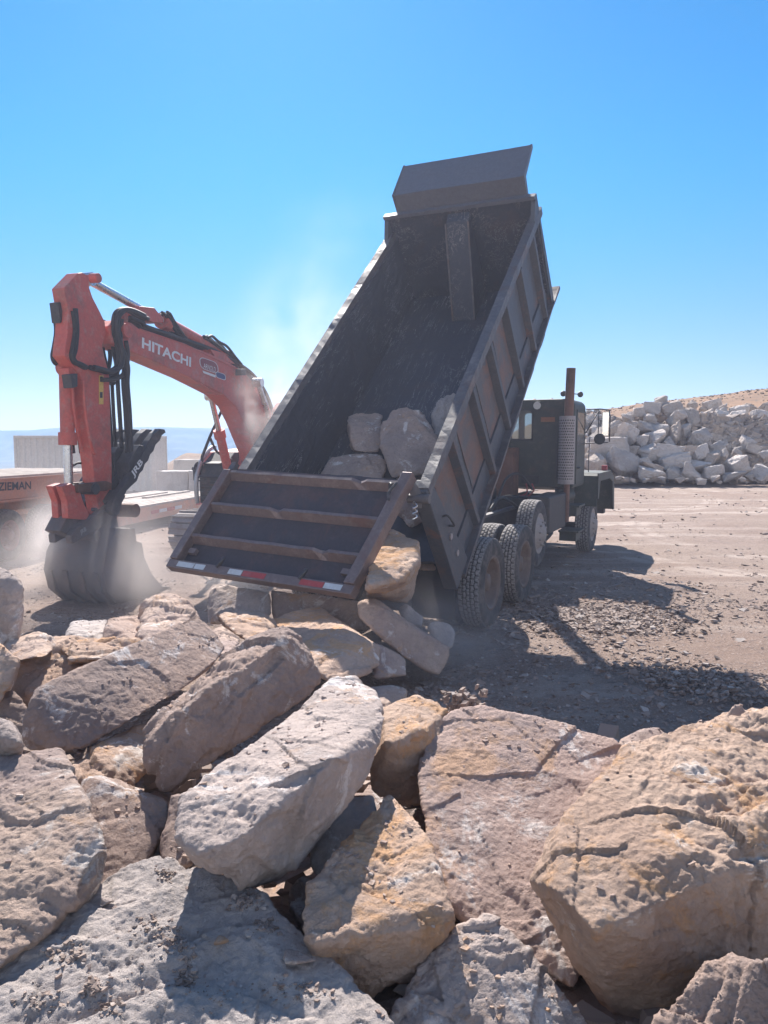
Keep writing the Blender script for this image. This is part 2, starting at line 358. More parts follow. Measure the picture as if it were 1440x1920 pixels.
def tyre_mat():
    m, nt, bs = newmat('tyre_rubber')
    tc = nd(nt, 'ShaderNodeTexCoord'); at_ = nd(nt, 'ShaderNodeAttribute'); at_.attribute_name = 'groove'
    n = noise_n(nt, tc.outputs['Object'], 6, 6, 0.65); n2 = noise_n(nt, tc.outputs['Object'], 40, 4, 0.6)
    side = mix(nt, ramp(nt, n, 0.42, 0.68), (.036, .035, .036), (.12, .105, .098))
    tread = mix(nt, ramp(nt, n2, 0.3, 0.7), (.17, .16, .16), (.33, .305, .295))
    sep = nd(nt, 'ShaderNodeSeparateColor'); nt.links.new(at_.outputs['Color'], sep.inputs[0])
    c = mix(nt, sep.outputs[1], side, tread); c = mix(nt, sep.outputs[0], c, (.016, .015, .015))
    nt.links.new(c, bs.inputs['Base Color']); bs.inputs['Roughness'].default_value = 0.85
    bump(nt, bs, n2, 0.004); return m
M['tyre'] = tyre_mat()

# ------------------------------------------------------------------ ground: one sheet out to the horizon
def sstep(a, b, x):
    t = np.clip((x-a)/(b-a), 0, 1); return t*t*(3-2*t)
def ground_z(X, Y):
    P = np.stack([X, Y, np.zeros_like(X)], 1); r = np.hypot(X, Y)
    near = 1 - sstep(60, 140, r)
    z = near*(0.05*fbm(P*0.35, 3, 1) + 0.035*fbm(P*1.7, 4, 2) + 0.012*fbm(P*7, 2, 3))
    z += near*0.03*fbm(P*np.array([0.25, 3.2, 1]), 3, 8)*sstep(9, 16, Y)
    # earth bank behind the trailer, then the edge of the bench and the valley below it
    bank = np.exp(-((Y-47-1.5*fbm(P*.1, 2, 4))/3.2)**2)*sstep(-15.5, -12, X)*(1-sstep(6, 14, X))
    z += bank*(1.55+0.9*fbm(P*0.22, 3, 5))
    edge = sstep(52, 420, Y - 0.55*np.maximum(X, 0)) * (1-sstep(18, 75, X))
    edge = np.maximum(edge, sstep(60, 500, -X)*sstep(-40, 60, Y))
    z -= 108*edge
    # dry grass hill to the right
    hill = np.exp(-((X-200)/150)**2 - ((Y-330)/150)**2)
    z += hill*(26.5 + 2.2*fbm(P*0.02, 4, 6)) * sstep(-5, 50, X)
    z += 0.5*fbm(P*0.12, 3, 9)*sstep(90, 160, r)*sstep(10, 60, X)*(1-sstep(500, 900, r))
    # far plateau beyond the valley
    Q = P/900.
    pl = sstep(4700, 5600, Y + 700*fbm(Q*0.9, 4, 7) + 160*fbm(Q*5, 3, 17)) * edge
    z += pl*(222 + 10*fbm(Q*1.3, 3, 11) - 16*sstep(-2300, -2700, X))
    z += edge*(1-pl)*7*fbm(Q*3, 3, 12)*sstep(400, 900, Y)
    return z
def geo(a, b, k):
    n = int(math.log(b/a)/math.log(k)); return list(np.geomspace(a, b, n+1)[:-1])
rr = np.array(geo(0.6, 4, 1.05)+geo(4, 45, 1.012)+geo(45, 400, 1.035)+geo(400, 4200, 1.05)+geo(4200, 6400, 1.008)+[6400, 6700, 7000])
aa = np.concatenate([np.arange(-52, 52, 0.25), np.arange(52, 308, 4.0)])*math.pi/180
Rg, Ag = np.meshgrid(rr, aa, indexing='ij')
GX, GY = (Rg*np.sin(Ag)).ravel(), (Rg*np.cos(Ag)).ravel()
GZ = ground_z(GX, GY); nr, na = len(rr), len(aa)
gv = np.stack([GX, GY, GZ], 1)
gi = np.arange(nr*na).reshape(nr, na)
q = np.stack([gi[:-1], np.roll(gi, -1, 1)[:-1], np.roll(gi, -1, 1)[1:], gi[1:]], -1).reshape(-1, 4)
gv = np.vstack([gv, [[0, 0, float(ground_z(np.array([0.]), np.array([0.]))[0])]]]); c0 = nr*na
tri = [(c0, int(gi[0, (i+1) % na]), int(gi[0, i])) for i in range(na)]
me = bpy.data.meshes.new("ground"); me.from_pydata(gv.tolist(), [], q[:, ::-1].tolist()+tri); me.shade_smooth()
ground = link(bpy.data.objects.new("ground", me)); tag(ground, "dusty gravel quarry floor running out to the valley", "ground", None, 'structure')
def ground_mat():
    m, nt, bs = newmat('quarry_ground'); tc = nd(nt, 'ShaderNodeTexCoord'); vec = tc.outputs['Object']
    n1 = noise_n(nt, vec, 0.22, 6, 0.6, 0.5); n2 = noise_n(nt, vec, 1.3, 8, 0.68, 0.4); n3 = noise_n(nt, vec, 9, 8, 0.75); n4 = noise_n(nt, vec, 45, 5, 0.7)
    mp = nd(nt, 'ShaderNodeMapping'); mp.inputs['Scale'].default_value = (.12, 1.1, 1); mp.inputs['Rotation'].default_value = (0, 0, .12); nt.links.new(vec, mp.inputs['Vector'])
    n5 = noise_n(nt, mp.outputs[0], 1.0, 7, 0.65, 0.4)
    c = mix(nt, ramp(nt, n1, .38, .62), (.265, .188, .15), (.31, .232, .188))
    c = mix(nt, mathn(nt, 'MULTIPLY', ramp(nt, n5, .48, .66), .75), c, (.415, .33, .28))
    c = mix(nt, mathn(nt, 'MULTIPLY', ramp(nt, n2, .52, .66), .6), c, (.25, .185, .16))
    c = mix(nt, mathn(nt, 'MULTIPLY', ramp(nt, n3, .52, .62), .75), c, (.17, .13, .115))
    c = mix(nt, mathn(nt, 'MULTIPLY', ramp(nt, n4, .54, .66), .7), c, (.52, .44, .40))
    # curved tyre marks pressed into the dust
    for cx_, cy_, rads in ((12.0, 17.0, (5.75, 6.15, 7.75, 8.15)), (3.0, 31.0, (9.6, 10.0, 11.6, 12.0))):
        vm = nd(nt, 'ShaderNodeVectorMath', operation='DISTANCE'); nt.links.new(vec, vm.inputs[0]); vm.inputs[1].default_value = (cx_, cy_, 0)
        for r_ in rads:
            k_ = mathn(nt, 'ABSOLUTE', mathn(nt, 'SUBTRACT', mathn(nt, 'ADD', vm.outputs['Value'], mathn(nt, 'MULTIPLY', n2, .25)), r_+.12)); k_ = mathn(nt, 'MULTIPLY', ramp(nt, k_, .22, .05), mathn(nt, 'MULTIPLY', ramp(nt, n5, .42, .62), .5))
            c = mix(nt, k_, c, (.54, .44, .38))
    # dry grass and sage on the hill, pale scrub in the valley
    sx = nd(nt, 'ShaderNodeSeparateXYZ'); nt.links.new(vec, sx.inputs[0])
    h1 = noise_n(nt, vec, 0.05, 8, 0.7); h2 = noise_n(nt, vec, 0.35, 6, 0.8)
    g = mix(nt, ramp(nt, h1, .42, .62), (.285, .17, .10), (.22, .135, .083))
    g = mix(nt, mathn(nt, 'MULTIPLY', ramp(nt, h2, .56, .64), .8), g, (.14, .115, .085))
    c = mix(nt, ramp(nt, sx.outputs[2], 2.2, 4.5), c, g)
    v = mix(nt, ramp(nt, noise_n(nt, vec, 0.004, 8, 0.7), .4, .65), (.10, .105, .09), (.06, .07, .065))
    c = mix(nt, ramp(nt, sx.outputs[1], 400, 800), c, v)
    nt.links.new(c, bs.inputs['Base Color']); bs.inputs['Roughness'].default_value = 0.95; bs.inputs['Specular IOR Level'].default_value = 0.15
    p = bump(nt, bs, n3, 0.06, 0.8); bump(nt, bs, n4, 0.015, 0.8, p)
    return m
me.materials.append(ground_mat())

hz = MB(); hz.box((-7300, -7300, -124), (7300, 7300, 190))
def haze_mat():
    m, nt, bs = newmat('haze_air'); nt.nodes.remove(bs)
    v = nd(nt, 'ShaderNodeVolumePrincipled'); v.inputs['Density'].default_value = 0.00012; v.inputs['Color'].default_value = (.46, .68, 1, 1); v.inputs['Anisotropy'].default_value = 0.3
    nt.links.new(v.outputs[0], nt.nodes['Material Output'].inputs['Volume']); return m
haze = hz.build("haze", haze_mat()); tag(haze, "thin pale blue haze over the valley", "haze", None, 'stuff')

# ------------------------------------------------------------------ rocks
ROCKDATA = {}
def rough_mesh(pts, vox, seed, rough=1.0, smooth=3, strata=1.0, name="boulder", chips=8):
    """convex block from its corner points, then broken up by chips, ledges and grain"""
    bm = bmesh.new()
    for p in pts: bm.verts.new(p)
    r = bmesh.ops.convex_hull(bm, input=bm.verts)
    dele = [g for g in set(r['geom_interior'] + r['geom_unused']) if isinstance(g, bmesh.types.BMVert) and g.is_valid]
    bmesh.ops.delete(bm, geom=dele, context='VERTS')
    rsc = np.random.RandomState(seed+900)
    for _ in range(chips):     # broken-off corners
        co = np.array([v.co[:] for v in bm.verts]); dg = float(np.linalg.norm(co.max(0)-co.min(0)))
        nv = rsc.normal(size=3); nv /= np.linalg.norm(nv); h = float((co@nv).max())-rsc.uniform(.006, .026)*dg
        bmesh.ops.bisect_plane(bm, geom=bm.verts[:]+bm.edges[:]+bm.faces[:], plane_co=Vector(nv)*h, plane_no=Vector(nv), clear_outer=True)
        q_ = [v.co.copy() for v in bm.verts]; bm.clear()
        for c_ in q_: bm.verts.new(c_)
        r = bmesh.ops.convex_hull(bm, input=bm.verts)
        dele = [g for g in set(r['geom_interior'] + r['geom_unused']) if isinstance(g, bmesh.types.BMVert) and g.is_valid]
        bmesh.ops.delete(bm, geom=dele, context='VERTS')
    m0 = bpy.data.meshes.new("tmp"); bm.to_mesh(m0); bm.free()
    to = bpy.data.objects.new("tmp", m0); link(to)
    rm = to.modifiers.new("r", 'REMESH'); rm.mode = 'VOXEL'; rm.voxel_size = vox
    me = bpy.data.meshes.new_from_object(to.evaluated_get(bpy.context.evaluated_depsgraph_get()))
    bpy.data.objects.remove(to); bpy.data.meshes.remove(m0); me.name = name; me.materials.clear()
    n = len(me.vertices); V = np.empty(n*3); me.vertices.foreach_get('co', V); V = V.reshape(n, 3)
    E = np.empty(len(me.edges)*2, np.int32); me.edges.foreach_get('vertices', E); E = E.reshape(-1, 2)
    deg = np.bincount(E.ravel(), minlength=n).astype(float)[:, None]
    def lap(A):
        S = np.zeros_like(A)
        for k in range(A.shape[1]):
            S[:, k] = np.bincount(E[:, 0], A[E[:, 1], k], n) + np.bincount(E[:, 1], A[E[:, 0], k], n)
        return S/deg
    D = float(np.linalg.norm(V.max(0)-V.min(0)))
    # edges worn by different amounts
    W = np.clip(0.5+1.3*fbm(V/D*5, 2, seed+50), 0, 1)[:, None]
    for _ in range(smooth): V = V + (lap(V)-V)*(0.35+0.65*W)
    me.vertices.foreach_set('co', V.ravel()); me.update()
    N = np.empty(n*3); me.vertices.foreach_get('normal', N); N = N.reshape(n, 3)
    for _ in range(3): N = lap(N)
    N /= np.linalg.norm(N, axis=1)[:, None]+1e-9
    Q = V/D + seed*3.37
    w = np.stack([fbm(Q*5, 2, seed+i*7) for i in range(3)], 1); Qw = Q + 0.10*w
    m1 = np.clip(0.5+2.2*fbm(Q*3.0, 2, seed+31), 0, 1); m2 = np.clip(0.45+2.4*fbm(Q*2.4, 2, seed+41), 0, 1)
    d = 0.010*fbm(Q*3.2, 3, seed+1) + 0.020*facets(Q*2.3+0.06*w, seed+70)
    d += 0.012*facets(Q*4.5+0.15*w, seed+71)*np.clip(m1+.3, 0, 1) + 0.0065*facets(Q*11+0.2*w, seed+72)*np.clip(1.1-m1, .25, 1) + 0.002*facets(Q*30+0.8*w, seed+73)*np.clip(m2+.3, 0, 1)
    f1, f2, cid = worley_id(Qw*8, seed+2)
    d += 0.003*(cid-0.6)*m1*np.clip((f2-f1)*6, 0, 1)
    rs = np.random.RandomState(seed); b = rs.normal(size=3); b /= np.linalg.norm(b)
    t = (Qw@b)*11 + 1.2*fbm(Q*4, 2, seed+4); saw = t-np.floor(t)
    d += strata*0.014*m2*(np.clip(saw*1.6, 0, 1)-np.clip((saw-0.85)*7, 0, 1)-0.45)
    d += 0.004*(fbm(Qw*16, 4, seed+5, 0.6, True))*np.clip(0.3+m1, 0, 1)
    d += 0.0075*fbm(Q*45, 3, seed+6, 0.6)*(0.5+m2) + 0.0035*fbm(Q*115, 2, seed+7)
    V = V + N*(d*D*rough)[:, None]
    me.vertices.foreach_set('co', V.ravel()); me.update(); me.shade_smooth()
    return me, V
def put_mesh(name, me, V, mat, org):
    org = np.array(org, float); me.vertices.foreach_set('co', (V-org).ravel()); me.update()
    me.materials.append(mat); o = link(bpy.data.objects.new(name, me)); place(o, None, org); return o
NR = [0]; GRIT = []; G0 = ''
def rock(name, label, vis, thick, mat, px=3.0, rough=1.0, extra=(), group=None, strata=1.0, smooth=1, seed=None, shrink=0.78, keep=False):
    NR[0] += 1; seed = seed or NR[0]*13+5
    P = [at(*v) for v in vis]; c = sum(P, Vector())/len(P); vd = (c-Vector((0, 0, CAM_H))).normalized()
    back = [c + (p-c)*shrink + vd*thick for p in P]
    pts = [tuple(p) for p in P+back+[at(*v) for v in extra]]
    A = np.array(pts); vox = max(0.0055, float(A[:, 1].min())/747*px)
    me, V = rough_mesh(pts, vox, seed, rough, smooth, strata, name)
    if group == G0:
        fc = np.array([p_.center[:] for p_ in list(me.polygons)[::7]]); fn = np.array([p_.normal[:] for p_ in list(me.polygons)[::7]])
        ok = np.where((fn[:, 2] > .86) & (fbm(fc*6, 2, seed+8) > .08))[0]
        if len(ok): GRIT.append(fc[np.random.RandomState(seed).choice(ok, min(110, len(ok)))])
    o = put_mesh(name, me, V, ROCK[mat], A.mean(0)); tag(o, label, "boulder", group)
    if keep: ROCKDATA[keep] = (V.copy(), me)
    return o

G0 = "boulders heaped in the foreground"
rock("boulder", "huge tan boulder with a sunlit ochre top at the right edge of the heap",
     [(1000,1618,-.92),(1075,1508,-.97),(1187,1397,-1.02),(1250,1370,-1.04),(1385,1325,-1.06),(1445,1310,-1.07),(1620,1290,-1.07),(1275,1452,-1.03),(1225,1605,-.96),(1112,1745,-.86),(1005,1655,2.12),
      (1440,1490,-1.0),(1640,1530,-1.0),(1080,1810,2.06),(1160,1925,2.06),(1440,2010,2.1),(1680,1950,2.12)], .6, 'ochre', 2.4, .8, group=G0)
rock("boulder", "tall tan block with a flat rosy face beside the huge ochre boulder",
     [(832,1336,3.12),(905,1325,3.14),(1000,1345,3.1),(1150,1385,3.05),(1172,1405,3.02),(797,1398,2.92),(785,1462,2.74),(800,1570,2.48),(832,1690,2.27),(875,1735,2.21),(1100,1860,2.06),(1180,1600,2.5),(1000,1800,2.13)], .6, 'rosy', 2.4, .55, group=G0)
rock("boulder", "cream wedge boulder with a bright sloping top between the tall block and the grey boulder",
     [(730,1479,-.90),(760,1490,-.90),(797,1560,-.88),(830,1690,-.83),(857,1735,-.79),(640,1590,-.87),(577,1655,-.84),(570,1712,-.82),(579,1772,-.79),(690,1728,-.81),(765,1700,-.825),(583,1790,2.03),(634,1846,2.0),(690,1860,1.99),(762,1832,2.01),(850,1745,2.1)], .42, 'ochre', 2.4, 1.0, group=G0)
rock("boulder", "big rough grey boulder lying diagonally in the middle of the heap",
     [(648,1263,-1.12),(700,1300,-1.12),(721,1345,-1.11),(610,1290,-1.12),(500,1378,-1.09),(440,1455,-1.07),(388,1490,-1.05),(345,1500,-1.04),(336,1570,-1.0),(625,1427,-1.12),(535,1500,-1.07),(466,1560,-1.03),(380,1607,-.99),(454,1666,2.13),(520,1664,2.18),(617,1538,2.3),(690,1460,2.45),(714,1392,2.56),(345,1592,2.08)], .5, 'grey', 2.4, .68, group=G0)
rock("boulder", "long brown block with white and bluish crust leaning beside the grey boulder",
     [(262,1382,2.98),(300,1338,3.1),(400,1250,3.42),(470,1200,3.68),(532,1174,3.85),(562,1200,3.78),(590,1272,3.62),(578,1302,3.55),(520,1342,3.35),(345,1466,2.9),(310,1480,2.88),(290,1458,2.9),(272,1410,2.92),(300,1366,2.9),(430,1262,3.25),(540,1200,3.6)], .5, 'brown', 2.4, 1.0, group=G0, strata=1.5)
rock("boulder", "long flat slab standing on edge with its grey brown face in shade",
     [(52,1296,3.3),(40,1402,3.22),(60,1410,3.2),(125,1420,3.18),(250,1350,3.45),(330,1302,3.72),(402,1256,4.02),(428,1216,4.25),(402,1172,4.4),(372,1154,4.42),(300,1186,4.1),(150,1252,3.62)], .42, 'brown', 2.4, .55, group=G0, strata=.4)
rock("boulder", "coarse pitted tan boulder lit from above at the left edge of the heap",
     [(110,1408,-.98),(60,1416,-.98),(0,1440,-.98),(-160,1450,-.98),(132,1445,-.97),(152,1503,-.95),(172,1562,-.91),(189,1604,-.87),(180,1640,-.84),(160,1668,-.82),(62,1765,-.785),(-60,1850,-.76),(-220,1850,-.76),(165,1690,2.2),(40,1800,2.05)], .4, 'tan', 2.4, .72, group=G0)
slab = rock("boulder", "wide flat grey slab strewn with grit at the bottom of the heap",
     [(0,1790,-.74),(150,1702,-.77),(206,1688,-.775),(216,1640,-.79),(246,1614,-.80),(292,1602,-.80),(342,1618,-.80),(402,1662,-.785),(482,1670,-.78),(542,1722,-.765),(557,1792,-.75),(602,1832,-.73),(702,1882,-.70),(738,1925,-.68),(650,2060,-.66),(300,2100,-.68),(-240,2100,-.68),(-240,1850,-.72)], .5, 'blue', 2.7, .75, group=G0, strata=1.6, keep='slab')
rock("boulder", "dark grey boulder with a white streak at the bottom middle of the heap",
     [(885,1714,-.74),(915,1719,-.74),(957,1765,-.70),(1002,1812,-.665),(1046,1856,-.63),(1095,1920,-.58),(846,1744,-.72),(806,1786,-.68),(766,1850,-.63),(728,1925,-.57),(900,1990,-.58),(1110,2000,-.52),(720,2000,-.52)], .4, 'grey', 2.7, 1.1, group=G0)
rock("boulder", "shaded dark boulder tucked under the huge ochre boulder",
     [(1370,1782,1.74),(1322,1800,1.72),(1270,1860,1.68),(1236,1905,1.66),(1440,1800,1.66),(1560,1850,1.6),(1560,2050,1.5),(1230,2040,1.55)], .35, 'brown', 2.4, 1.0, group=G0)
rock("boulder", "sandy boulder with a sunlit cap half hidden behind the tall block",
     [(780,1299,-1.0),(745,1308,-1.0),(718,1328,-.99),(836,1330,-.98),(800,1366,-.97),(725,1398,-.95),(770,1380,-.96),(690,1440,2.92),(702,1492,2.9),(790,1512,2.9),(850,1420,3.0)], .4, 'ochre', 2.4, .9, group=G0)
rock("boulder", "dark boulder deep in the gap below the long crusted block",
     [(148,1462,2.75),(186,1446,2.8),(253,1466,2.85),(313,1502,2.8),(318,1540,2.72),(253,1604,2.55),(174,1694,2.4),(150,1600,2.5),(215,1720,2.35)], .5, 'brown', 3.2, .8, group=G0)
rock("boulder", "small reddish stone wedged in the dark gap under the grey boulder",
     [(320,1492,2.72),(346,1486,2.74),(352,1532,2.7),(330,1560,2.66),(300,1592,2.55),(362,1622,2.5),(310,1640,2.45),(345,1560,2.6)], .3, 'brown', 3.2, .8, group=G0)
rock("boulder", "rough grey stone at the left edge just above the pitted tan boulder",
     [(-40,1340,-1.1),(0,1347,-1.1),(22,1356,-1.09),(42,1386,-1.07),(42,1420,2.75),(0,1444,2.7),(-60,1440,2.7),(-60,1360,-1.09)], .35, 'grey', 2.4, 1.3, group=G0)
rock("boulder", "weathered tan boulder with orange ledges behind the long slab",
     [(35,1245,-.80),(65,1212,-.84),(130,1198,-.85),(198,1216,-.83),(240,1206,-.83),(330,1222,-.80),(150,1295,-.70),(60,1312,-.70),(0,1345,4.1),(55,1330,4.12),(110,1330,4.2),(10,1290,4.2)], .5, 'ochre', 2.4, 1.5, group=G0, strata=1.8)
rock("boulder", "dark shaded boulder at the left edge under the weathered ledge boulder",
     [(-60,1300,3.9),(20,1292,3.95),(44,1320,3.9),(60,1345,3.85),(50,1400,3.7),(0,1420,3.6),(-80,1420,3.6)], .4, 'brown', 2.4, .8, group=G0)
rock("boulder", "narrow stone with a lit orange flank at the left edge beside the upright pillar",
     [(-30,1208,4.0),(0,1206,4.0),(20,1225,3.95),(34,1240,3.9),(20,1290,3.8),(0,1320,3.7),(-40,1320,3.7)], .4, 'ochre', 2.4, 1.2, group=G0)
rock("boulder", "pale peaked stone between the upright pillar and the weathered ledge boulder",
     [(10,1210,-.86),(40,1196,-.88),(72,1184,-.9),(106,1208,-.86),(60,1220,-.83),(20,1240,4.2),(90,1232,4.2)], .4, 'tan', 2.4, 1.0, group=G0)
rock("boulder", "low tan rubble stone with an orange top behind the middle of the long slab",
     [(105,1207,-.8),(126,1196,-.82),(155,1197,-.82),(188,1216,-.78),(215,1214,-.78),(230,1232,4.2),(120,1240,4.1)], .4, 'ochre', 2.4, 1.2, group=G0)
rock("boulder", "upright grey pillar of rock with a lit top at the left edge",
     [(-90,1066,4.9),(0,1063,4.9),(30,1071,4.85),(46,1101,4.75),(38,1125,4.72),(36,1215,4.66),(-90,1230,4.6),(10,1085,4.7)], .5, 'grey', 2.4, .9, group=G0)
rock("boulder", "pale bluish flat stone in shade on the ground before the excavator bucket",
     [(122,1178,5.7),(130,1166,-.62),(202,1161,-.62),(198,1172,-.58),(195,1208,5.45),(118,1212,5.45)], .5, 'blue', 2.4, .6, group=G0)
rock("boulder", "square brown stone beside the pale bluish flat stone",
     [(196,1168,5.3),(210,1158,-.66),(268,1154,-.66),(265,1205,5.1),(190,1210,5.1)], .4, 'brown', 2.4, .6, group=G0)
rock("boulder", "rough cream boulder with a lit crown behind the upper end of the long slab",
     [(268,1150,-.7),(290,1130,-.72),(318,1123,-.73),(345,1135,-.72),(372,1160,-.69),(300,1150,-.68),(262,1200,4.8),(370,1215,4.7)], .5, 'tan', 2.4, 1.2, group=G0)
rock("boulder", "low grey stone showing between the slab and the crusted block",
     [(395,1185,-.72),(420,1178,-.72),(447,1200,-.68),(440,1235,4.3),(400,1230,4.3)], .4, 'tan', 2.4, 1.0, group=G0)
rock("boulder", "small lit stone just behind the sandy capped boulder",
     [(700,1310,-.82),(720,1306,-.83),(735,1318,-.8),(715,1345,3.5),(690,1345,3.5)], .3, 'tan', 2.4, 1.0, group=G0)
rock("boulder", "small lit stone filling the notch beside the huge ochre boulder",
     [(1160,1388,-.86),(1200,1370,-.88),(1232,1366,-.88),(1250,1380,-.86),(1165,1420,2.95),(1250,1430,2.95)], .35, 'tan', 2.4, 1.0, group=G0)
rock("boulder", "small pointed stone on the back of the huge ochre boulder",
     [(1350,1352,-1.02),(1374,1322,-1.08),(1392,1322,-1.08),(1400,1345,-1.03),(1372,1362,-1.0),(1400,1370,-1.0)], .15, 'tan', 2.4, 1.0, group=G0)
rock("boulder", "shadowed grey stone under the edge of the grey boulder beside the cream wedge",
     [(700,1490,2.62),(650,1498,2.6),(600,1535,2.5),(582,1600,2.4),(590,1640,2.35),(660,1640,2.32),(720,1560,2.45)], .35, 'grey', 3.2, .8, group=G0)
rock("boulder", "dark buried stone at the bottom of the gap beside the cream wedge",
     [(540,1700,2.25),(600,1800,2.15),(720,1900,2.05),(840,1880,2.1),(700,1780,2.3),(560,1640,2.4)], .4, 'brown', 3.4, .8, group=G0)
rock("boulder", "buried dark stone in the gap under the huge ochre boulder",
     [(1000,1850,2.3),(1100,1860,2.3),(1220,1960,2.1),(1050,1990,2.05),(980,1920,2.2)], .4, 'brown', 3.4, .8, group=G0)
rock("boulder", "buried stone with a lit edge in the gap under the long slab",
     [(120,1440,3.1),(230,1385,3.5),(330,1330,3.8),(300,1420,3.4),(250,1470,3.2),(150,1480,3.0)], .4, 'ochre', 3.4, 1.0, group=G0)

G1 = "boulders spilling out under the tailgate"
rock("boulder", "upright dark boulder under the left end of the tailgate",
     [(390,1098,7.3),(410,1093,7.25),(508,1112,7.1),(510,1152,6.95),(470,1175,6.85),(390,1170,6.95),(408,1160,6.85)], .6, 'grey', 2.6, .7, group=G1)
rock("boulder", "large brown boulder in shade under the middle of the tailgate",
     [(505,1108,7.2),(600,1115,7.1),(690,1130,7.0),(700,1182,6.85),(640,1200,6.85),(510,1165,6.95)], .7, 'tan', 2.6, .6, group=G1)
rock("boulder", "cream boulder with a sunlit lip below the left half of the tailgate",
     [(404,1149,-.62),(426,1144,-.63),(470,1150,-.62),(494,1148,-.62),(518,1174,-.55),(440,1168,-.58),(466,1203,5.4),(437,1187,5.45),(500,1195,5.4)], .5, 'ochre', 2.6, 1.0, group=G1)
rock("boulder", "broad flat sandstone slab striped by the shadow of the tailgate",
     [(502,1157,-.56),(550,1146,-.58),(598,1136,-.58),(664,1186,-.56),(690,1200,-.52),(652,1240,-.42),(617,1245,-.42),(583,1228,-.45),(714,1214,6.0),(712,1250,5.8),(640,1290,5.4),(600,1280,5.4)], .45, 'ochre', 2.6, .5, group=G1, strata=.4)
rock("boulder", "long beam of stone tilted down to the ground from under the tailgate corner",
     [(667,1120,6.5),(704,1122,6.6),(770,1165,6.5),(843,1214,6.45),(843,1230,6.4),(826,1268,6.25),(800,1262,6.25),(748,1226,6.2),(697,1183,6.25),(670,1158,6.35),(720,1140,6.4)], .42, 'tan', 2.6, .6, group=G1, strata=.5)
rock("boulder", "large sunlit yellow tan boulder rolling out at the right of the tailgate",
     [(733,990,-1.28),(772,1000,-1.24),(785,1012,-1.2),(786,1050,-1.06),(760,1085,-.97),(684,1104,-.93),(690,1060,-1.05),(787,1076,7.5),(778,1108,7.4),(760,1130,7.3),(690,1118,7.0)], .6, 'ochre', 2.6, .8, group=G1)
rock("boulder", "dim brown stone in the dust behind the large yellow tan boulder",
     [(782,1022,8.2),(800,1016,8.2),(822,1060,8.1),(822,1072,8.05),(785,1070,8.0)], .5, 'tan', 2.6, .7, group=G1)
rock("boulder", "dusty grey block in shade past the end of the tilted stone beam",
     [(800,1172,6.9),(815,1166,6.95),(846,1170,6.9),(855,1180,6.85),(850,1216,6.7),(820,1225,6.65)], .4, 'blue', 2.6, .6, group=G1)
rock("boulder", "dim stone in the shade right behind the tilted stone beam",
     [(745,1140,7.2),(762,1132,7.2),(795,1160,7.1),(790,1178,7.0),(760,1170,7.0)], .4, 'grey', 2.6, .7, group=G1)
rock("boulder", "low dust covered stone on the ground below the tilted stone beam",
     [(690,1288,-.25),(735,1282,-.26),(765,1292,-.22),(762,1320,5.5),(690,1322,5.4)], .4, 'tan', 2.6, .7, group=G1)
rock("boulder", "dim block in the shade between the flat slab and the tilted stone beam",
     [(705,1205,6.2),(760,1232,6.2),(765,1270,6.0),(700,1275,5.9)], .4, 'tan', 2.6, .6, group=G1)
rock("boulder", "brown stone in the dark right below the rear corner of the bed",
     [(760,925,8.1),(800,975,8.0),(770,990,8.0),(740,960,8.05)], .4, 'brown', 2.6, .6, group=G1)

G2 = "boulders still in the truck bed"
rock("boulder", "small square brown block at the left in the truck bed",
     [(650,782,9.75),(675,775,9.85),(715,780,9.8),(713,804,9.35),(655,798,9.35),(656,843,9.15),(668,848,9.1),(714,850,9.1)], .4, 'brown', 2.0, 1.1, group=G2)
rock("boulder", "large rounded brown boulder in the middle of the truck bed",
     [(712,800,8.95),(735,770,9.1),(762,762,9.15),(795,772,9.1),(812,800,8.95),(826,840,8.75),(822,875,8.55),(790,888,8.45),(735,896,8.45),(727,865,8.55),(712,830,8.75)], .5, 'brown', 2.0, 1.1, group=G2)
rock("boulder", "bluish grey boulder in the truck bed against the right wall",
     [(806,780,9.3),(825,748,9.45),(848,737,9.5),(875,748,9.4),(890,790,9.2),(850,855,8.9),(818,838,9.0)], .45, 'blue', 2.0, 1.1, group=G2)
rock("boulder", "wide low brown block in the truck bed right behind the tailgate",
     [(597,888,8.95),(615,857,9.1),(665,848,9.1),(718,852,9.0),(726,880,8.8),(716,905,8.6),(600,905,8.7)], .5, 'brown', 2.0, 1.1, group=G2)
rock("boulder", "small stone at the mouth of the bed under the large rounded boulder",
     [(735,900,8.5),(752,893,8.55),(772,894,8.5),(785,910,8.4),(760,930,8.3),(740,925,8.3)], .35, 'brown', 2.6, .6, group=G2)

n_ = 90; gx, gy = np.meshgrid(np.linspace(-4.2, 4.2, n_), np.linspace(.2, 5.4, n_), indexing='ij'); PX = np.stack([gx.ravel(), gy.ravel(), 0*gx.ravel()], 1)
hz_ = .52*sstep(5.2, 3.0, PX[:, 1])*sstep(4.2, 3.0, np.abs(PX[:, 0])) + .10*fbm(PX*2.2, 3, 61) + .06*facets(PX*5, 62) - .06
i_ = np.arange(n_*n_).reshape(n_, n_); me = bpy.data.meshes.new("rubble"); me.from_pydata(np.column_stack([PX[:, :2], hz_]).tolist(), [], np.stack([i_[:-1, :-1], i_[1:, :-1], i_[1:, 1:], i_[:-1, 1:]], -1).reshape(-1, 4).tolist())
me.materials.append(ROCK['brown']); tag(link(bpy.data.objects.new("rubble", me)), "dark packed rubble in the gaps under the foreground boulders", "rubble", None, 'stuff')

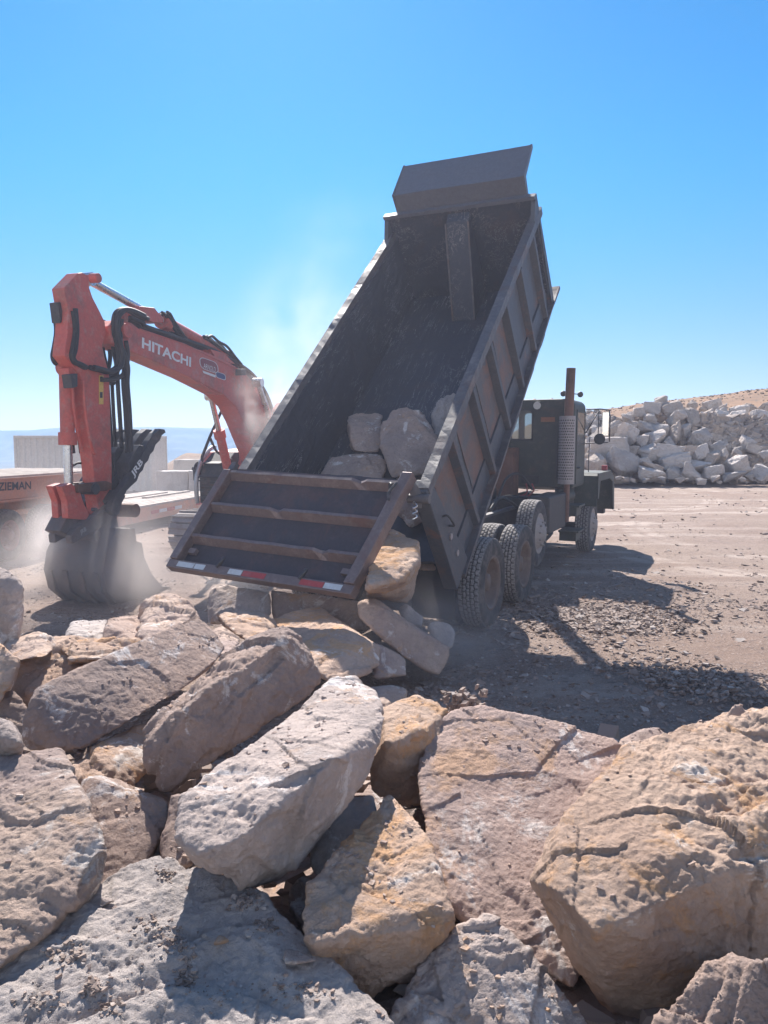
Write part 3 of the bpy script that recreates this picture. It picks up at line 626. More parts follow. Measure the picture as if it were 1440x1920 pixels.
# ------------------------------------------------------------------ dump truck
TM = Matrix.Translation((0.1486, 9.0618, -0.01)) @ Matrix.Rotation(-0.4408, 4, 'Z') @ Matrix.Rotation(0.0044, 4, 'Y') @ Matrix.Rotation(0.0024, 4, 'X')
BEDM = TM @ Matrix.Translation((0, -1.0392, 0.9077)) @ Matrix.Rotation(0.7277, 4, 'X')     # bed axes: across, along, up
def tp(x, y, z): return TM @ Vector((x, y, z))
truck = thing("dump_truck", tp(0, 2.5, 0), "olive six wheeler dump truck with its dark steel bed raised and tailgate swung open", "dump truck")

def wavy_bar(mb, a, b, wv, wh, n=40, amp=0.012, seed=0, M=None):
    """a bent steel bar from a to b with half width vector wv and height vector wh"""
    a, b, wv, wh = Vector(a), Vector(b), Vector(wv), Vector(wh); vs = []; fs = []
    for i in range(n+1):
        t = i/n; p = a.lerp(b, t)
        j = [mnoise.noise(Vector((t*14+seed, k*3.3, seed)))*amp + mnoise.noise(Vector((t*40+seed, k*5.3, seed)))*amp*.5 for k in range(4)]
        u, v = wv.normalized(), wh.normalized()
        q = [p-wv+v*j[0], p+wv+v*j[1]*.7+u*j[1], p+wv+wh+v*j[2]+u*j[2], p-wv+wh+v*j[3]+u*j[3]]
        vs += q
    for i in range(n):
        for k in range(4): fs.append((i*4+k, i*4+(k+1) % 4, (i+1)*4+(k+1) % 4, (i+1)*4+k))
    fs += [(0, 3, 2, 1), (n*4, n*4+1, n*4+2, n*4+3)]
    mb.add(vs, fs)

# bed
mb = MB(BEDM); mb.box((-1.02, -.02, -.04), (1.02, 5.26, 0)); bed = mb.build("dump_bed", M['bed_in'], truck, jitter=.02, cuts=4)
for s in (-1, 1):
    mb = MB(BEDM); x0, x1 = sorted((s*1.005, s*1.03)); mb.box((x0, -.02, -.2), (x1, 5.3, 1.02)); mb.build("side_wall", M['bed_in'] if s < 0 else M['bed_out'], bed, jitter=.02, cuts=4)
    if s > 0:   # rusty outer skin panels between the ribs
        for k in range(6):
            mb = MB(BEDM); u = .18+k*.82; mb.box((1.032, u+.1, -.02), (1.04, u+.76, .97)); mb.build("side_panel", M['bed_rust'] if k in (0, 1, 2, 3) else M['bed_out'], bed, jitter=.006, cuts=2)
    mb = MB(BEDM); wavy_bar(mb, (s*1.075, -.02, 1.0), (s*1.075, 5.5, 1.0), (.056, 0, 0), (0, 0, .11), 60, .016, 3+s); mb.build("top_rail", M['rail'], bed)
    mb = MB(BEDM); x0, x1 = sorted((s*.98, s*1.06)); mb.box((x0, -.05, -.33), (x1, 5.55, -.03)); mb.build("lower_side", M['bed_out'], bed, jitter=.008, cuts=3)
    mb = MB(BEDM); wavy_bar(mb, (s*1.07, .1, -.365), (s*1.07, 5.8, -.365), (.075, 0, 0), (0, 0, .05), 50, .02, 8+s); mb.build("bottom_rail", M['rail'], bed)
    for k in range(6):
        u = .80+k*.82; lean = .035
        mb = MB(BEDM); x0, x1 = s*1.032, s*1.125
        a = [(x0, u-.055, .985), (x0, u+.075, .985), (x0, u+.075+lean, -.3), (x0, u-.055+lean, -.3)]
        b = [(x1, u-.02, .985), (x1, u+.05, .985), (x1, u+.05+lean, -.3), (x1, u-.02+lean, -.3)]
        mb.hexa(a+b); mb.build("side_rib", M['bed_out'], bed, bevel=.006)
    # rear corner post
    mb = MB(BEDM); x0, x1 = sorted((s*.97, s*1.125)); mb.prism([(x0, -.12, -.3), (x0, -.06, 1.1), (x0, .1, 1.1), (x0, .32, -.3)], (x1-x0, 0, 0)); mb.build("rear_post", M['bed_out'], bed, bevel=.01)
    mb = MB(BEDM); mb.tube([(s*1.125, .08, .62), (s*1.18, .09, .62), (s*1.18, .15, .42), (s*1.125, .14, .42)], .012); mb.build("grab_loop", M['dark'], bed)
    for z, u in ((.02, .12), (.3, .1)):
        mb = MB(BEDM); mb.cyl((s*1.125, u, z), (s*1.14, u, z), .035, n=12); mb.build("bolt", M['shield'], bed)
mb = MB(BEDM); mb.box((-1.1, 5.262, -.1), (1.1, 5.30, 1.33)); mb.build("headboard", M['bed_in'], bed, jitter=.018, cuts=4)
mb = MB(BEDM); wavy_bar(mb, (-1.12, 5.28, 1.33), (1.12, 5.28, 1.33), (0, .05, 0), (0, 0, .05), 30, .008, 5); mb.build("headboard_lip", M['guard'], bed)
for s in (-1, 1):
    mb = MB(BEDM); x0, x1 = sorted((s*1.06, s*1.12)); mb.prism([(x0, 5.0, 1.05), (x0, 5.3, 1.36), (x0, 5.36, 1.36), (x0, 5.45, -.3), (x0, 5.3, -.3), (x0, 5.3, 1.0)], (x1-x0, 0, 0)); mb.build("front_corner", M['bed_out'], bed)
mb = MB(BEDM); mb.prism([(-.14, 5.258, 1.28), (-.14, 5.12, 1.22), (-.14, 4.52, .004), (-.14, 5.258, .004)], (.32, 0, 0)); mb.build("hoist_housing", M['bed_in'], bed, jitter=.008, cuts=3)
mb = MB(BEDM)
for x in (-.15, .185): wavy_bar(mb, (x, 5.11, 1.21), (x, 4.51, .01), (.012, 0, 0), (0, -.012, .006), 20, .004, x)
mb.build("weld_seam", M['rail'], bed)
mb = MB(BEDM); mb.prism([(-.9, 5.325, 1.375), (-.9, 5.36, 1.375), (-.9, 5.365, 1.60), (-.9, 5.98, 1.735), (-.9, 5.975, 1.765), (-.9, 5.335, 1.625)], (1.87, 0, 0)); mb.build("cab_guard", M['guard'], bed, jitter=.006, cuts=2)
mb = MB(BEDM)
for x in (-.93, .972): mb.prism([(x, 5.33, 1.34), (x, 5.40, 1.34), (x, 5.42, 1.58), (x, 5.985, 1.72), (x, 5.98, 1.775), (x, 5.32, 1.635)], (.028, 0, 0))
mb.build("guard_gusset", M['guard'], bed)
mb = MB(BEDM)
for x in (-.45, .35): mb.box((x, -.05, -.3), (x+.1, 5.2, -.045))
for k in range(9): mb.box((-.97, .3+k*.58, -.2), (.97, .38+k*.58, -.045))
mb.build("underframe", M['chassis'], bed)
mb = MB(); mb.cyl(tp(0.02, 3.7, .95), BEDM @ Vector((.02, 5.1, .3)), .11); mb.cyl(tp(0.02, 3.7, .95), tp(0.02, 3.7, .95).lerp(BEDM @ Vector((.02, 5.1, .3)), .45), .15); mb.build("hoist_ram", M['dark'], truck, smooth=True)

# tailgate: corner points, then a panel with frame, bars, reflectors and hooks
TL, TR, BL, BR = at(432, 886, 7.85), at(771, 908, 6.93), at(322, 1068, 7.27), at(660, 1120, 6.36)
gn = (TR-TL).cross(TL-BL).normalized()
if gn.dot(Vector((0, -1, 0))) < 0: gn = -gn
def gp(a, b, c=0): return TL.lerp(TR, a).lerp(BL.lerp(BR, a), b) + gn*c
def gbox(mb, a0, a1, b0, b1, c0, c1): mb.hexa([gp(a0, b0, c0), gp(a1, b0, c0), gp(a1, b1, c0), gp(a0, b1, c0), gp(a0, b0, c1), gp(a1, b0, c1), gp(a1, b1, c1), gp(a0, b1, c1)])
mb = MB(); n = 40; vs = []; fs = []
for i in range(n+1):
    a = i/n; k = -.045 + .012*mnoise.noise(Vector((a*8, 2, 1)))
    for b in (k, .1, .3, .5, .7, .96):
        q = .012*mnoise.noise(Vector((a*5, b*4, 3)))
        vs += [gp(a, b, -.005+q), gp(a, b, -.03+q)]
for i in range(n):
    for j in range(5):
        p = i*12+j*2; fs += [(p, p+2, p+14, p+12), (p+1, p+13, p+15, p+3)]
    fs += [(i*12, i*12+12, i*12+13, i*12+1), (i*12+10, i*12+11, i*12+23, i*12+22)]
fs += [tuple(range(0, 12, 2)) + tuple(range(11, 0, -2)), tuple(range(n*12, n*12+12, 2)) + tuple(range(n*12+11, n*12, -2))]
mb.add(vs, fs); gate = mb.build("tailgate", M['gate'], truck)
def channel(mb, a0, a1, b, h, d, seed):
    """outward bent steel channel with a sloping top"""
    n = 24; vs = []; fs = []
    for i in range(n+1):
        a = a0+(a1-a0)*i/n; j = .010*mnoise.noise(Vector((a*9+seed, 1, seed))) - (.05 if abs(a-.78+.37*(seed % 2)) < .02 else 0)
        vs += [gp(a, b, 0), gp(a, b+.02, d*.95+j), gp(a, b+h*.55, d+j), gp(a, b+h, 0)]
    for i in range(n):
        for k in range(4): fs.append((i*4+k, i*4+(k+1) % 4, i*4+4+(k+1) % 4, i*4+4+k))
    fs += [(0, 1, 2, 3), (n*4+3, n*4+2, n*4+1, n*4)]; mb.add(vs, fs)
for i, b in enumerate((.0, .335, .655)):
    mb = MB(); channel(mb, .035, .955, b, .085, .085, i); mb.build("cross_bar", M['gatebar'], gate)
mb = MB(); gbox(mb, -.012, 1.01, .93, 1.005, -.03, .075); lower = mb.build("lower_bar", M['gatebar'], gate, bevel=.006, jitter=.004, cuts=2)
for a0, a1 in ((-.008, .036), (.955, 1.006)):
    mb = MB(); gbox(mb, a0, a1, -.06 if a0 > .5 else .02, .93, -.03, .10); mb.build("side_post", M['gatebar'], gate, bevel=.008, jitter=.005, cuts=3)
mb = MB(); gbox(mb, .0, .03, -.08, .0, .0, .06); mb.build("hinge_lug", M['rail'], gate)
def strip(name, mat, a0, a1, b0=.945, b1=.99):
    mb = MB(); gbox(mb, a0, a1, b0, b1, .0775, .079); mb.build(name, mat, gate)
for nm, mt, a0, a1 in (("white_reflector", 'silv', .05, .15), ("white_reflector", 'silv', .155, .215), ("white_reflector", 'silv', .355, .43), ("red_reflector", 'red', .435, .56), ("red_reflector", 'red', .745, .865), ("white_reflector", 'silv', .868, .955)):
    strip(nm, M[mt], a0, a1)
for a in (.28, .735):
    mb = MB(); mb.tube([gp(a, .93, .05), gp(a, .88, .06), gp(a+.008, .865, .08), gp(a+.014, .885, .09), gp(a+.006, .92, .09), gp(a, .95, .085)], .016); mb.build("hook", M['dark'], gate, smooth=True)
for a in (.075, .925):
    mb = MB(); gbox(mb, a-.022, a+.02, .80, .845, .0, .05); mb.build("latch_block", M['gatebar'], gate)
mb = MB(); mb.tube([gp(.965, .06, .12), gp(.955, .16, .13), gp(.97, .22, .12)], .012); mb.tube([gp(.935, .10, .08), gp(.93, .06, .1), gp(.945, .08, .12)], .014); mb.build("pin_chain", M['dark'], gate)
for s in (-1, 1):   # hinge arms from the bed posts to the gate
    mb = MB(); pv = BEDM @ Vector((s*1.045, -.10, 1.05)); e = gp(1.0 if s > 0 else 0.0, .0, -.02)
    d = (e-pv); u = Vector((0, 0, 1)); mb.hexa([pv+Vector((-.03, 0, -.09)), pv+Vector((.03, 0, -.09)), e+Vector((.03, 0, -.05)), e+Vector((-.03, 0, -.05)), pv+Vector((-.03, 0, .05)), pv+Vector((.03, 0, .05)), e+Vector((.03, 0, .03)), e+Vector((-.03, 0, .03))])
    mb.cyl(pv+Vector((-.1, .04, 0)), pv+Vector((.1, -.04, 0)), .045); mb.build("hinge_arm", M['rail'], truck)
    if s > 0:
        mb = MB()
        for k in range(3): mb.tube([pv+Vector((-.05, -.05-.01*k, -.03-.05*k)), pv+Vector((-.02, -.09, -.06-.05*k)), pv+Vector((-.06, -.09, -.085-.05*k))], .010)
        mb.build("shackle", M['chrome'], truck)

# wheels
def tyre_mesh(w, R, rim):
    prof = []; tw = w*.80
    prof += [(-w*.40, rim-.005), (-w*.47, rim+.03), (-w*.5, rim+(R-rim)*.45), (-w*.485, R-.075), (-w*.44, R-.03)]
    nt_ = 34
    for i in range(nt_+1):
        a = -tw/2+tw*i/nt_; prof.append((a, R-.010*(2*a/tw)**2-.006))
    prof += [(w*.44, R-.03), (w*.485, R-.075), (w*.5, rim+(R-rim)*.45), (w*.47, rim+.03), (w*.40, rim-.005)]
    m = len(prof); n = 264; vs = []; col = []; off = 5
    for i in range(n):
        t = 2*math.pi*i/n
        for j, (h, r) in enumerate(prof):
            g = tr = 0.0
            if off <= j <= off+nt_:
                tr = 1.0; x = h/tw
                for c0, amp in ((-.30, .018), (-.1, .022), (.1, .022), (.30, .018)):
                    ph = (i*44/n) % 1.0; tri_ = abs(ph*2-1)*2-1
                    if abs(x-c0-amp*tri_) < .022: g = 1.0
                if (i*44/n+.5*(int((x+.5)*5) % 2)) % 1.0 < .15: g = max(g, .8)
            if g > .5: r -= .015
            vs.append((h, r*math.cos(t), r*math.sin(t))); col.append((g, tr, 0, 1))
    fs = [(i*m+j, i*m+j+1, ((i+1) % n)*m+j+1, ((i+1) % n)*m+j) for i in range(n) for j in range(m-1)]
    me = bpy.data.meshes.new("tyre"); me.from_pydata(vs, [], fs)
    ca = me.color_attributes.new('groove', 'FLOAT_COLOR', 'POINT'); ca.data.foreach_set('color', np.array(col, np.float32).ravel())
    me.materials.append(M['tyre']); me.shade_smooth(); return me
def rim_mesh(w, rim, dish, mat):
    """dish < 0: deep hollow face; > 0: bulging face.  +x is the outer side"""
    mb = MB(); o = w*.44
    if dish < 0: prof = [(-o, rim-.03), (-o, rim+.004), (-o+.02, rim-.02), (o-.05, rim-.02), (o-.015, rim-.005), (o, rim+.02), (o, rim-.012), (o-.03, rim-.04), (o+dish, rim-.055), (o+dish, rim-.12), (o+dish-.015, .17), (o+dish+.02, .15), (o+dish+.02, .11), (o+dish+.10, .10), (o+dish+.11, .001)]
    else: prof = [(-o, rim-.03), (-o, rim+.004), (o-.05, rim-.02), (o, rim+.02), (o, rim-.012), (o-.03, rim-.04), (o-.02, rim-.06), (o+dish*.7, .21), (o+dish*.75, .13), (o+dish*1.6, .11), (o+dish*1.7, .001)]
    mb.lathe(prof, (0, 0, 0), (1, 0, 0), 48)
    for k in range(10):
        t = 2*math.pi*k/10; r = .185; x = o+dish*(.75 if dish > 0 else 1)
        mb.cyl((x, r*math.cos(t), r*math.sin(t)), (x+.03, r*math.cos(t), r*math.sin(t)), .016, n=6)
    o_ = mb.build("rim", mat, None, (0, 0, 0)); me = o_.data; bpy.data.objects.remove(o_); me.shade_smooth(); return me
T_BIG = tyre_mesh(.285, .533, .305); R_OUT = rim_mesh(.285, .305, -.15, M['rim']); R_IN = rim_mesh(.285, .305, .02, M['rim']); R_FRONT = rim_mesh(.285, .305, .05, M['rimw'])
TROT = TM.to_quaternion()
def wheel(name, x, y, z, rimme, sc=1.0, flip=False, tme=None, parent=None, rot=None, spin=0.0):
    p = tp(x, y, z) if rot is None else Vector((x, y, z)); rot = TROT if rot is None else rot
    fl = Matrix.Rotation(math.pi, 4, 'Z').to_quaternion() if flip else Matrix.Identity(4).to_quaternion()
    sp = Matrix.Rotation(spin, 4, 'X').to_quaternion()
    w = bpy.data.objects.new(name, tme or T_BIG); link(w); place(w, parent or truck, p); w.rotation_mode = 'QUATERNION'; w.rotation_quaternion = rot @ fl @ sp; w.scale = (1, sc, sc)
    r = bpy.data.objects.new("rim", rimme); link(r); r.parent = w; WORG[r.name] = p
    return w
for i, (y, z) in enumerate(((0, .528), (1.464, .528))):
    wheel("wheel", 1.10, y, z, R_OUT, spin=.4+i); wheel("wheel", .765, y, z, R_IN, spin=.9+i)
    wheel("wheel", -1.10, y, z, R_OUT, flip=True); wheel("wheel", -.765, y, z, R_IN, flip=True)
    mb = MB(TM); mb.cyl((-1.0, y, z), (1.0, y, z), .085); mb.sphere((0, y, z), .24); mb.build("axle", M['chassis'], truck, smooth=True)
wheel("wheel", 1.0, 2.66, .80, R_FRONT, .95, spin=1.7); wheel("wheel", -1.0, 2.66, .80, R_FRONT, .95, flip=True)
mb = MB(TM); mb.cyl((-.9, 2.66, .80), (.9, 2.66, .80), .07); mb.build("axle", M['chassis'], truck, smooth=True)
wheel("wheel", 1.09, 6.66, .528, R_FRONT, 1.0, spin=2.2); wheel("wheel", -1.09, 6.66, .528, R_FRONT, 1.0, flip=True)
mb = MB(TM); mb.cyl((-.95, 6.66, .5), (.95, 6.66, .5), .07); mb.build("axle", M['chassis'], truck, smooth=True)

mb = MB(TM); mb.box((.52, -.72, .22), (1.02, -.70, .92)); mb.build('mud_flap', M['hose'], truck, jitter=.01, cuts=2)
# chassis
mb = MB(TM)
for x in (-.47, .39): mb.box((x, -1.25, .80), (x+.08, 8.2, 1.06))
for y in (-1.2, .7, 2.0, 3.6, 5.2, 7.9): mb.box((-.39, y, .84), (.39, y+.1, 1.02))
mb.box((-.55, -1.15, .75), (.55, -.95, 1.0))
chs = mb.build("chassis", M['chassis'], truck, bevel=.006)
mb = MB(TM)
for x in (-.48, .40): mb.box((x, -.6, 1.062), (x+.10, 4.3, 1.10))
mb.build("frame_rail_top", M['rail'], chs)
for x, s in ((1.06, 1), (-1.06, -1)):
    mb = MB(TM); mb.box((x-.26, 3.2, .72), (x+.08, 4.45, 1.30)); mb.build("fuel_tank", M['chassis'], truck, bevel=.03)
mb = MB(TM); mb.tube([(.75, 3.0, .68), (.9, 3.05, .60), (1.05, 3.3, .62), (1.12, 3.5, .72)], .03); mb.tube([(.5, 2.2, 1.15), (.56, 2.5, 1.32), (.62, 2.9, 1.22), (.6, 3.3, 1.12)], .025); mb.tube([(.3, 3.2, 1.2), (.36, 3.5, 1.55), (.5, 3.8, 1.62), (.62, 4.2, 1.35)], .022)
mb.tube([(.2, 2.6, 1.1), (.45, 3.0, 1.3), (.7, 3.6, 1.25), (.8, 4.5, 1.2)], .018); mb.build("air_hose", M['hose'], truck, smooth=True)
mb = MB(TM); mb.box((-.25, 4.2, 1.12), (.28, 4.58, 2.05)); mb.build("oil_tank", M['rust'], truck, bevel=.02)
mb = MB(TM); mb.box((-.6, 3.7, 1.07), (.62, 4.55, 1.22)); mb.build("deck_plate", M['chassis'], truck, jitter=.01, cuts=2)

# cab
def rrect(x0, x1, z0, z1, r, n=6):
    out = []
    for cx, cz, a0 in ((x1-r, z1-r, 0), (x0+r, z1-r, 90), (x0+r*.3, z0+r*.3, 180), (x1-r*.3, z0+r*.3, 270)):
        rr_ = r if a0 < 180 else r*.3
        for k in range(n+1):
            t = RAD(a0+90*k/n); out.append((cx+rr_*math.cos(t), cz+rr_*math.sin(t)))
    return out
CY0, CY1 = 4.66, 5.75
def wall_with_holes(y, outer, holes):
    bm = bmesh.new(); es = []
    for loop in [outer]+holes:
        vs = [bm.verts.new((x, y, z)) for x, z in loop]
        es += [bm.edges.new((vs[i], vs[(i+1) % len(vs)])) for i in range(len(vs))]
    bmesh.ops.triangle_fill(bm, use_beauty=True, edges=es)
    vs = [v.co.copy() for v in bm.verts]; bm.verts.index_update(); fs = [tuple(v.index for v in f.verts) for f in bm.faces]; bm.free(); return vs, fs
outer = rrect(-1.2, 1.2, 1.36, 2.88, .14)
w1, w2 = rrect(.12, .465, 2.2, 2.68, .05), rrect(-.465, -.12, 2.2, 2.68, .05)
mb = MB(TM); rings = [(CY0+.0, .985), (CY0+.03, 1.0), (CY1-.1, 1.0), (CY1, .985)]
vs = []; m_ = len(outer)
for y, k in rings: vs += [(x*k, y, 2.12+(z-2.12)*k) for x, z in outer]
mb.add(vs, [(i*m_+j, i*m_+(j+1) % m_, (i+1)*m_+(j+1) % m_, (i+1)*m_+j) for i in range(3) for j in range(m_)])
o2 = [(x*.985, 2.12+(z-2.12)*.985) for x, z in outer]
v_, f_ = wall_with_holes(CY0, o2, [w1, w2]); mb.add(v_, f_)
v_, f_ = wall_with_holes(CY1, o2, [rrect(-1.0, -.06, 2.1, 2.68, .06), rrect(.06, 1.0, 2.1, 2.68, .06)]); mb.add(v_, f_)
cab = mb.build("cab", M['olive'], truck)
mb = MB(TM); mb.box((-1.16, 5.0, 2.78), (1.16, 5.04, 2.8)); mb.box((-.7, 4.9, 1.5), (.75, 5.0, 2.05)); mb.box((-.6, 4.9, 1.4), (.6, 5.5, 1.6)); mb.build("seat_bench", M['chassis'], cab)
for x in (-.29, .29):
    mb = MB(TM); mb.box((x-.185, CY0-.004, 2.19), (x+.185, CY0+.004, 2.69)); mb.build("rear_window", M['glass'], cab)
    mb = MB(TM)
    e = rrect(x-.19, x+.19, 2.185, 2.695, .055); mb.tube([(a, CY0-.004, b) for a, b in e+[e[0]]], .012, 6, False); mb.build("window_seal", M['hose'], cab)
for x in (-.53, .53):
    mb = MB(TM); mb.box((x-.48, CY1-.004, 2.09), (x+.48, CY1+.004, 2.69)); mb.build("windscreen", M['glass'], cab)
mb = MB(TM); mb.cyl((.57, CY0-.06, 2.77), (.57, CY0, 2.77), .075, .085, 20); wl_ = mb.build("work_lamp", M['olive'], cab, smooth=False)
mb = MB(TM); mb.cyl((.57, CY0-.068, 2.77), (.57, CY0-.061, 2.77), .066, n=20); mb.build("lamp_lens", M['lens'], wl_)
mb = MB(TM); mb.box((.63, CY0-.012, 2.49), (.87, CY0-.002, 2.57)); mb.build("faded_reflector", M['amber'], cab)
mb = MB(TM)
for z in (2.12, 1.62): mb.box((-1.12, CY0-.008, z), (1.12, CY0-.001, z+.025))
mb.build("body_bead", M['olive'], cab)
mb = MB(TM); mb.tube([(.93, CY0-.002, 2.0), (.93, CY0-.05, 1.98), (.93, CY0-.05, 1.55), (.93, CY0-.002, 1.53)], .012); mb.build("grab_handle", M['dark'], cab)
mb = MB(TM); mb.box((.30, CY0-.03, 1.42), (.62, CY0-.003, 1.56)); mb.build("junction_box", M['chassis'], cab, bevel=.008)
mb = MB(TM); mb.tube([(.4, CY0-.02, 1.42), (.42, CY0-.08, 1.25), (.3, 4.3, 1.2)], .014); mb.tube([(.5, CY0-.02, 1.42), (.55, CY0-.1, 1.3), (.48, 4.2, 1.18)], .014); mb.build("air_hose", M['red'], cab, smooth=True)
for x in (.3, .62, -.3, -.6, .0):
    mb = MB(TM); mb.sphere((x, 5.5, 2.90), .04); mb.build("roof_marker", M['amber'], cab, smooth=True)
mb = MB(TM); mb.sphere((.98, 4.75, 2.97), .05); mb.cyl((.98, 4.75, 2.97), (1.13, 4.6, 2.97), .008); mb.sphere((1.24, 4.9, 2.96), .05); mb.cyl((1.24, 4.9, 2.96), (1.13, 4.6, 2.96), .008); mb.build("spot_mirror", M['dark'], cab, smooth=True)
mb = MB(TM); mb.box((1.195, 4.85, 1.42), (1.212, 5.62, 2.1)); mb.box((1.195, 4.85, 2.1), (1.212, 4.9, 2.7)); mb.box((1.195, 5.57, 2.1), (1.212, 5.62, 2.7)); mb.box((1.195, 4.85, 2.66), (1.212, 5.62, 2.7))
door = mb.build("door", M['olive'], cab)
mb = MB(TM); mb.box((1.2, 4.9, 2.1), (1.206, 5.57, 2.66)); mb.build("door_window", M['glass'], door)
mb = MB(TM); mb.tube([(1.215, 4.95, 1.7), (1.25, 4.95, 1.7), (1.25, 5.1, 1.7), (1.215, 5.1, 1.7)], .012); mb.build("handle", M['dark'], door)
mb = MB(TM); mb.prism([(-.62, 5.76, 1.3), (-.62, 5.76, 2.12), (-.55, 8.0, 1.95), (-.55, 8.0, 1.1)], (1.2, 0, 0)); mb.build("hood", M['olive'], truck, bevel=.05)
mb = MB(TM); mb.box((-1.2, 8.1, .62), (1.2, 8.3, .92)); mb.build("bumper", M['chassis'], truck, bevel=.02)
for s in (-1, 1):
    mb = MB(TM); X0, X1 = sorted((s*.62, s*1.40)); t = .02
    P = [(5.95, .95), (5.95, 1.50), (6.05, 1.55), (7.35, 1.55), (7.75, 1.42), (7.95, .74)]
    for (ya, za), (yb, zb) in zip(P[:-1], P[1:]):
        dy, dz = yb-ya, zb-za; l = math.hypot(dy, dz); ny, nz = -dz/l*t, dy/l*t
        mb.hexa([(X0, ya, za), (X1, ya, za), (X1, yb, zb), (X0, yb, zb), (X0, ya+ny, za+nz), (X1, ya+ny, za+nz), (X1, yb+ny, zb+nz), (X0, yb+ny, zb+nz)])
    mb.prism([(s*1.405, 5.9, 1.1), (s*1.405, 5.9, 1.57), (s*1.405, 7.4, 1.57), (s*1.405, 7.85, 1.42), (s*1.405, 8.0, .74), (s*1.405, 7.85, .74), (s*1.405, 7.65, 1.34), (s*1.405, 7.3, 1.42), (s*1.405, 6.15, 1.42), (s*1.405, 6.0, 1.1)], (s*.02, 0, 0))
    fend = mb.build("fender", M['olive'], truck)
    mb = MB(TM); mb.box((min(s*1.26, s*1.37), 7.22, 1.575), (max(s*1.26, s*1.37), 7.32, 1.68)); mb.build("marker_lamp", M['red'], fend, bevel=.012)
mb = MB(TM); mb.tube([(1.15, 6.4, 1.55), (1.15, 6.4, 1.95), (1.16, 6.4, 2.25)], .009); mb.build("antenna_post", M['dark'], truck)
# mirror frame, mirrors
mb = MB(TM); mb.tube([(1.2, 5.7, 2.74), (1.45, 5.74, 2.74), (1.60, 5.75, 2.72), (1.62, 5.75, 2.6), (1.62, 5.75, 2.15)], .012, smooth=False); mb.tube([(1.2, 5.7, 2.3), (1.42, 5.74, 2.7)], .010, smooth=False); mb.tube([(1.2, 5.7, 2.12), (1.6, 5.75, 2.14)], .010, smooth=False); mb.tube([(1.42, 5.74, 2.74), (1.42, 5.74, 2.15)], .009, smooth=False)
arm = mb.build("mirror_arm", M['dark'], truck, smooth=True)
MM = TM @ Matrix.Translation((1.545, 5.73, 0)) @ Matrix.Rotation(RAD(13), 4, 'Z')
mb = MB(MM); mb.box((-.06, -.005, 2.25), (.06, .03, 2.69)); mh = mb.build("mirror", M['shield'], truck, bevel=.01)
mb = MB(MM); mb.box((-.053, -.0085, 2.262), (.053, -.0062, 2.678)); mb.build("mirror_glass", M['mirror'], mh)
mb = MB(TM); mb.cyl((1.46, 5.66, 2.2), (1.46, 5.72, 2.2), .10, .07, 22); mb.build("round_mirror", M['hose'], truck)
# exhaust stack with perforated shield
mb = MB(TM); mb.cyl((1.14, 4.46, 2.5), (1.16, 4.46, 3.37), .075, n=20); stack = mb.build("exhaust_stack", M['rust'], truck, smooth=False, bevel=.003)
mb = MB(TM); mb.cyl((1.14, 4.46, .8), (1.14, 4.46, 1.45), .05, n=14); mb.build("exhaust_pipe", M['rust'], stack)
mb = MB(TM); ns = 18; prof = []
for k in range(ns+1):
    t = math.pi*(-.05+1.1*k/ns); prof.append((1.12-.135*math.cos(t), 4.46-.125*math.sin(t)))
for z0, z1 in ((1.44, 1.985), (1.995, 2.58)):
    vs = []
    for x, y in prof: vs += [(x, y, z0), (x, y, z1)]
    for x, y in prof: vs += [(1.12+(x-1.12)*.95, 4.46+(y-4.46)*.95, z0), (1.12+(x-1.12)*.95, 4.46+(y-4.46)*.95, z1)]
    k2 = 2*(ns+1); mb.add(vs, [(2*i, 2*i+2, 2*i+3, 2*i+1) for i in range(ns)]+[(k2+2*i, k2+2*i+1, k2+2*i+3, k2+2*i+2) for i in range(ns)]+[(2*i+1, 2*i+3, k2+2*i+3, k2+2*i+1) for i in range(ns)]+[(2*i, k2+2*i, k2+2*i+2, 2*i+2) for i in range(ns)])
nshield = len(mb.f)
for zi in range(22):
    z = 1.53+zi*.0465
    if abs(z-1.99) < .03: continue
    for k in range(9):
        t = math.pi*(.1+.8*(k+.5*(zi % 2))/9); c = Vector((1.12-.1365*math.cos(t), 4.46-.1265*math.sin(t), z)); nrm = Vector((-math.cos(t), -math.sin(t), 0)); u = Vector((math.sin(t), -math.cos(t), 0))
        mb.add([c+nrm*.001+(u*math.cos(2*math.pi*i/8)+Vector((0, 0, 1))*math.sin(2*math.pi*i/8))*.0115 for i in range(8)], [tuple(range(8))])
sh = mb.build("heat_shield", M['shield'], stack); sh.data.materials.append(M['hole'])
for p_ in sh.data.polygons: p_.material_index = 1 if len(p_.vertices) == 8 else 0
mb = MB(TM); mb.box((1.0, 4.5, 1.42), (1.24, 4.64, 2.56)); mb.build("muffler_box", M['olive'], stack, bevel=.02)
mb = MB(TM); mb.cyl((1.0, 4.62, 1.2), (1.0, 5.3, 1.2), .13, n=20); mb.build("air_tank", M['olive'], truck, smooth=False, bevel=.02)
for y0, z in ((4.75, 1.02), (4.75, .58)):
    mb = MB(TM); mb.box((.95, y0, z), (1.3, y0+.55, z+.035)); mb.box((.95, y0+.1, z-.16), (1.24, y0+.5, z-.002)); mb.build("step", M['olive'], truck, bevel=.005)
mb = MB(TM); mb.box((.9, 4.66, .8), (1.05, 5.6, 1.35)); mb.build("battery_box", M['chassis'], truck, bevel=.02)

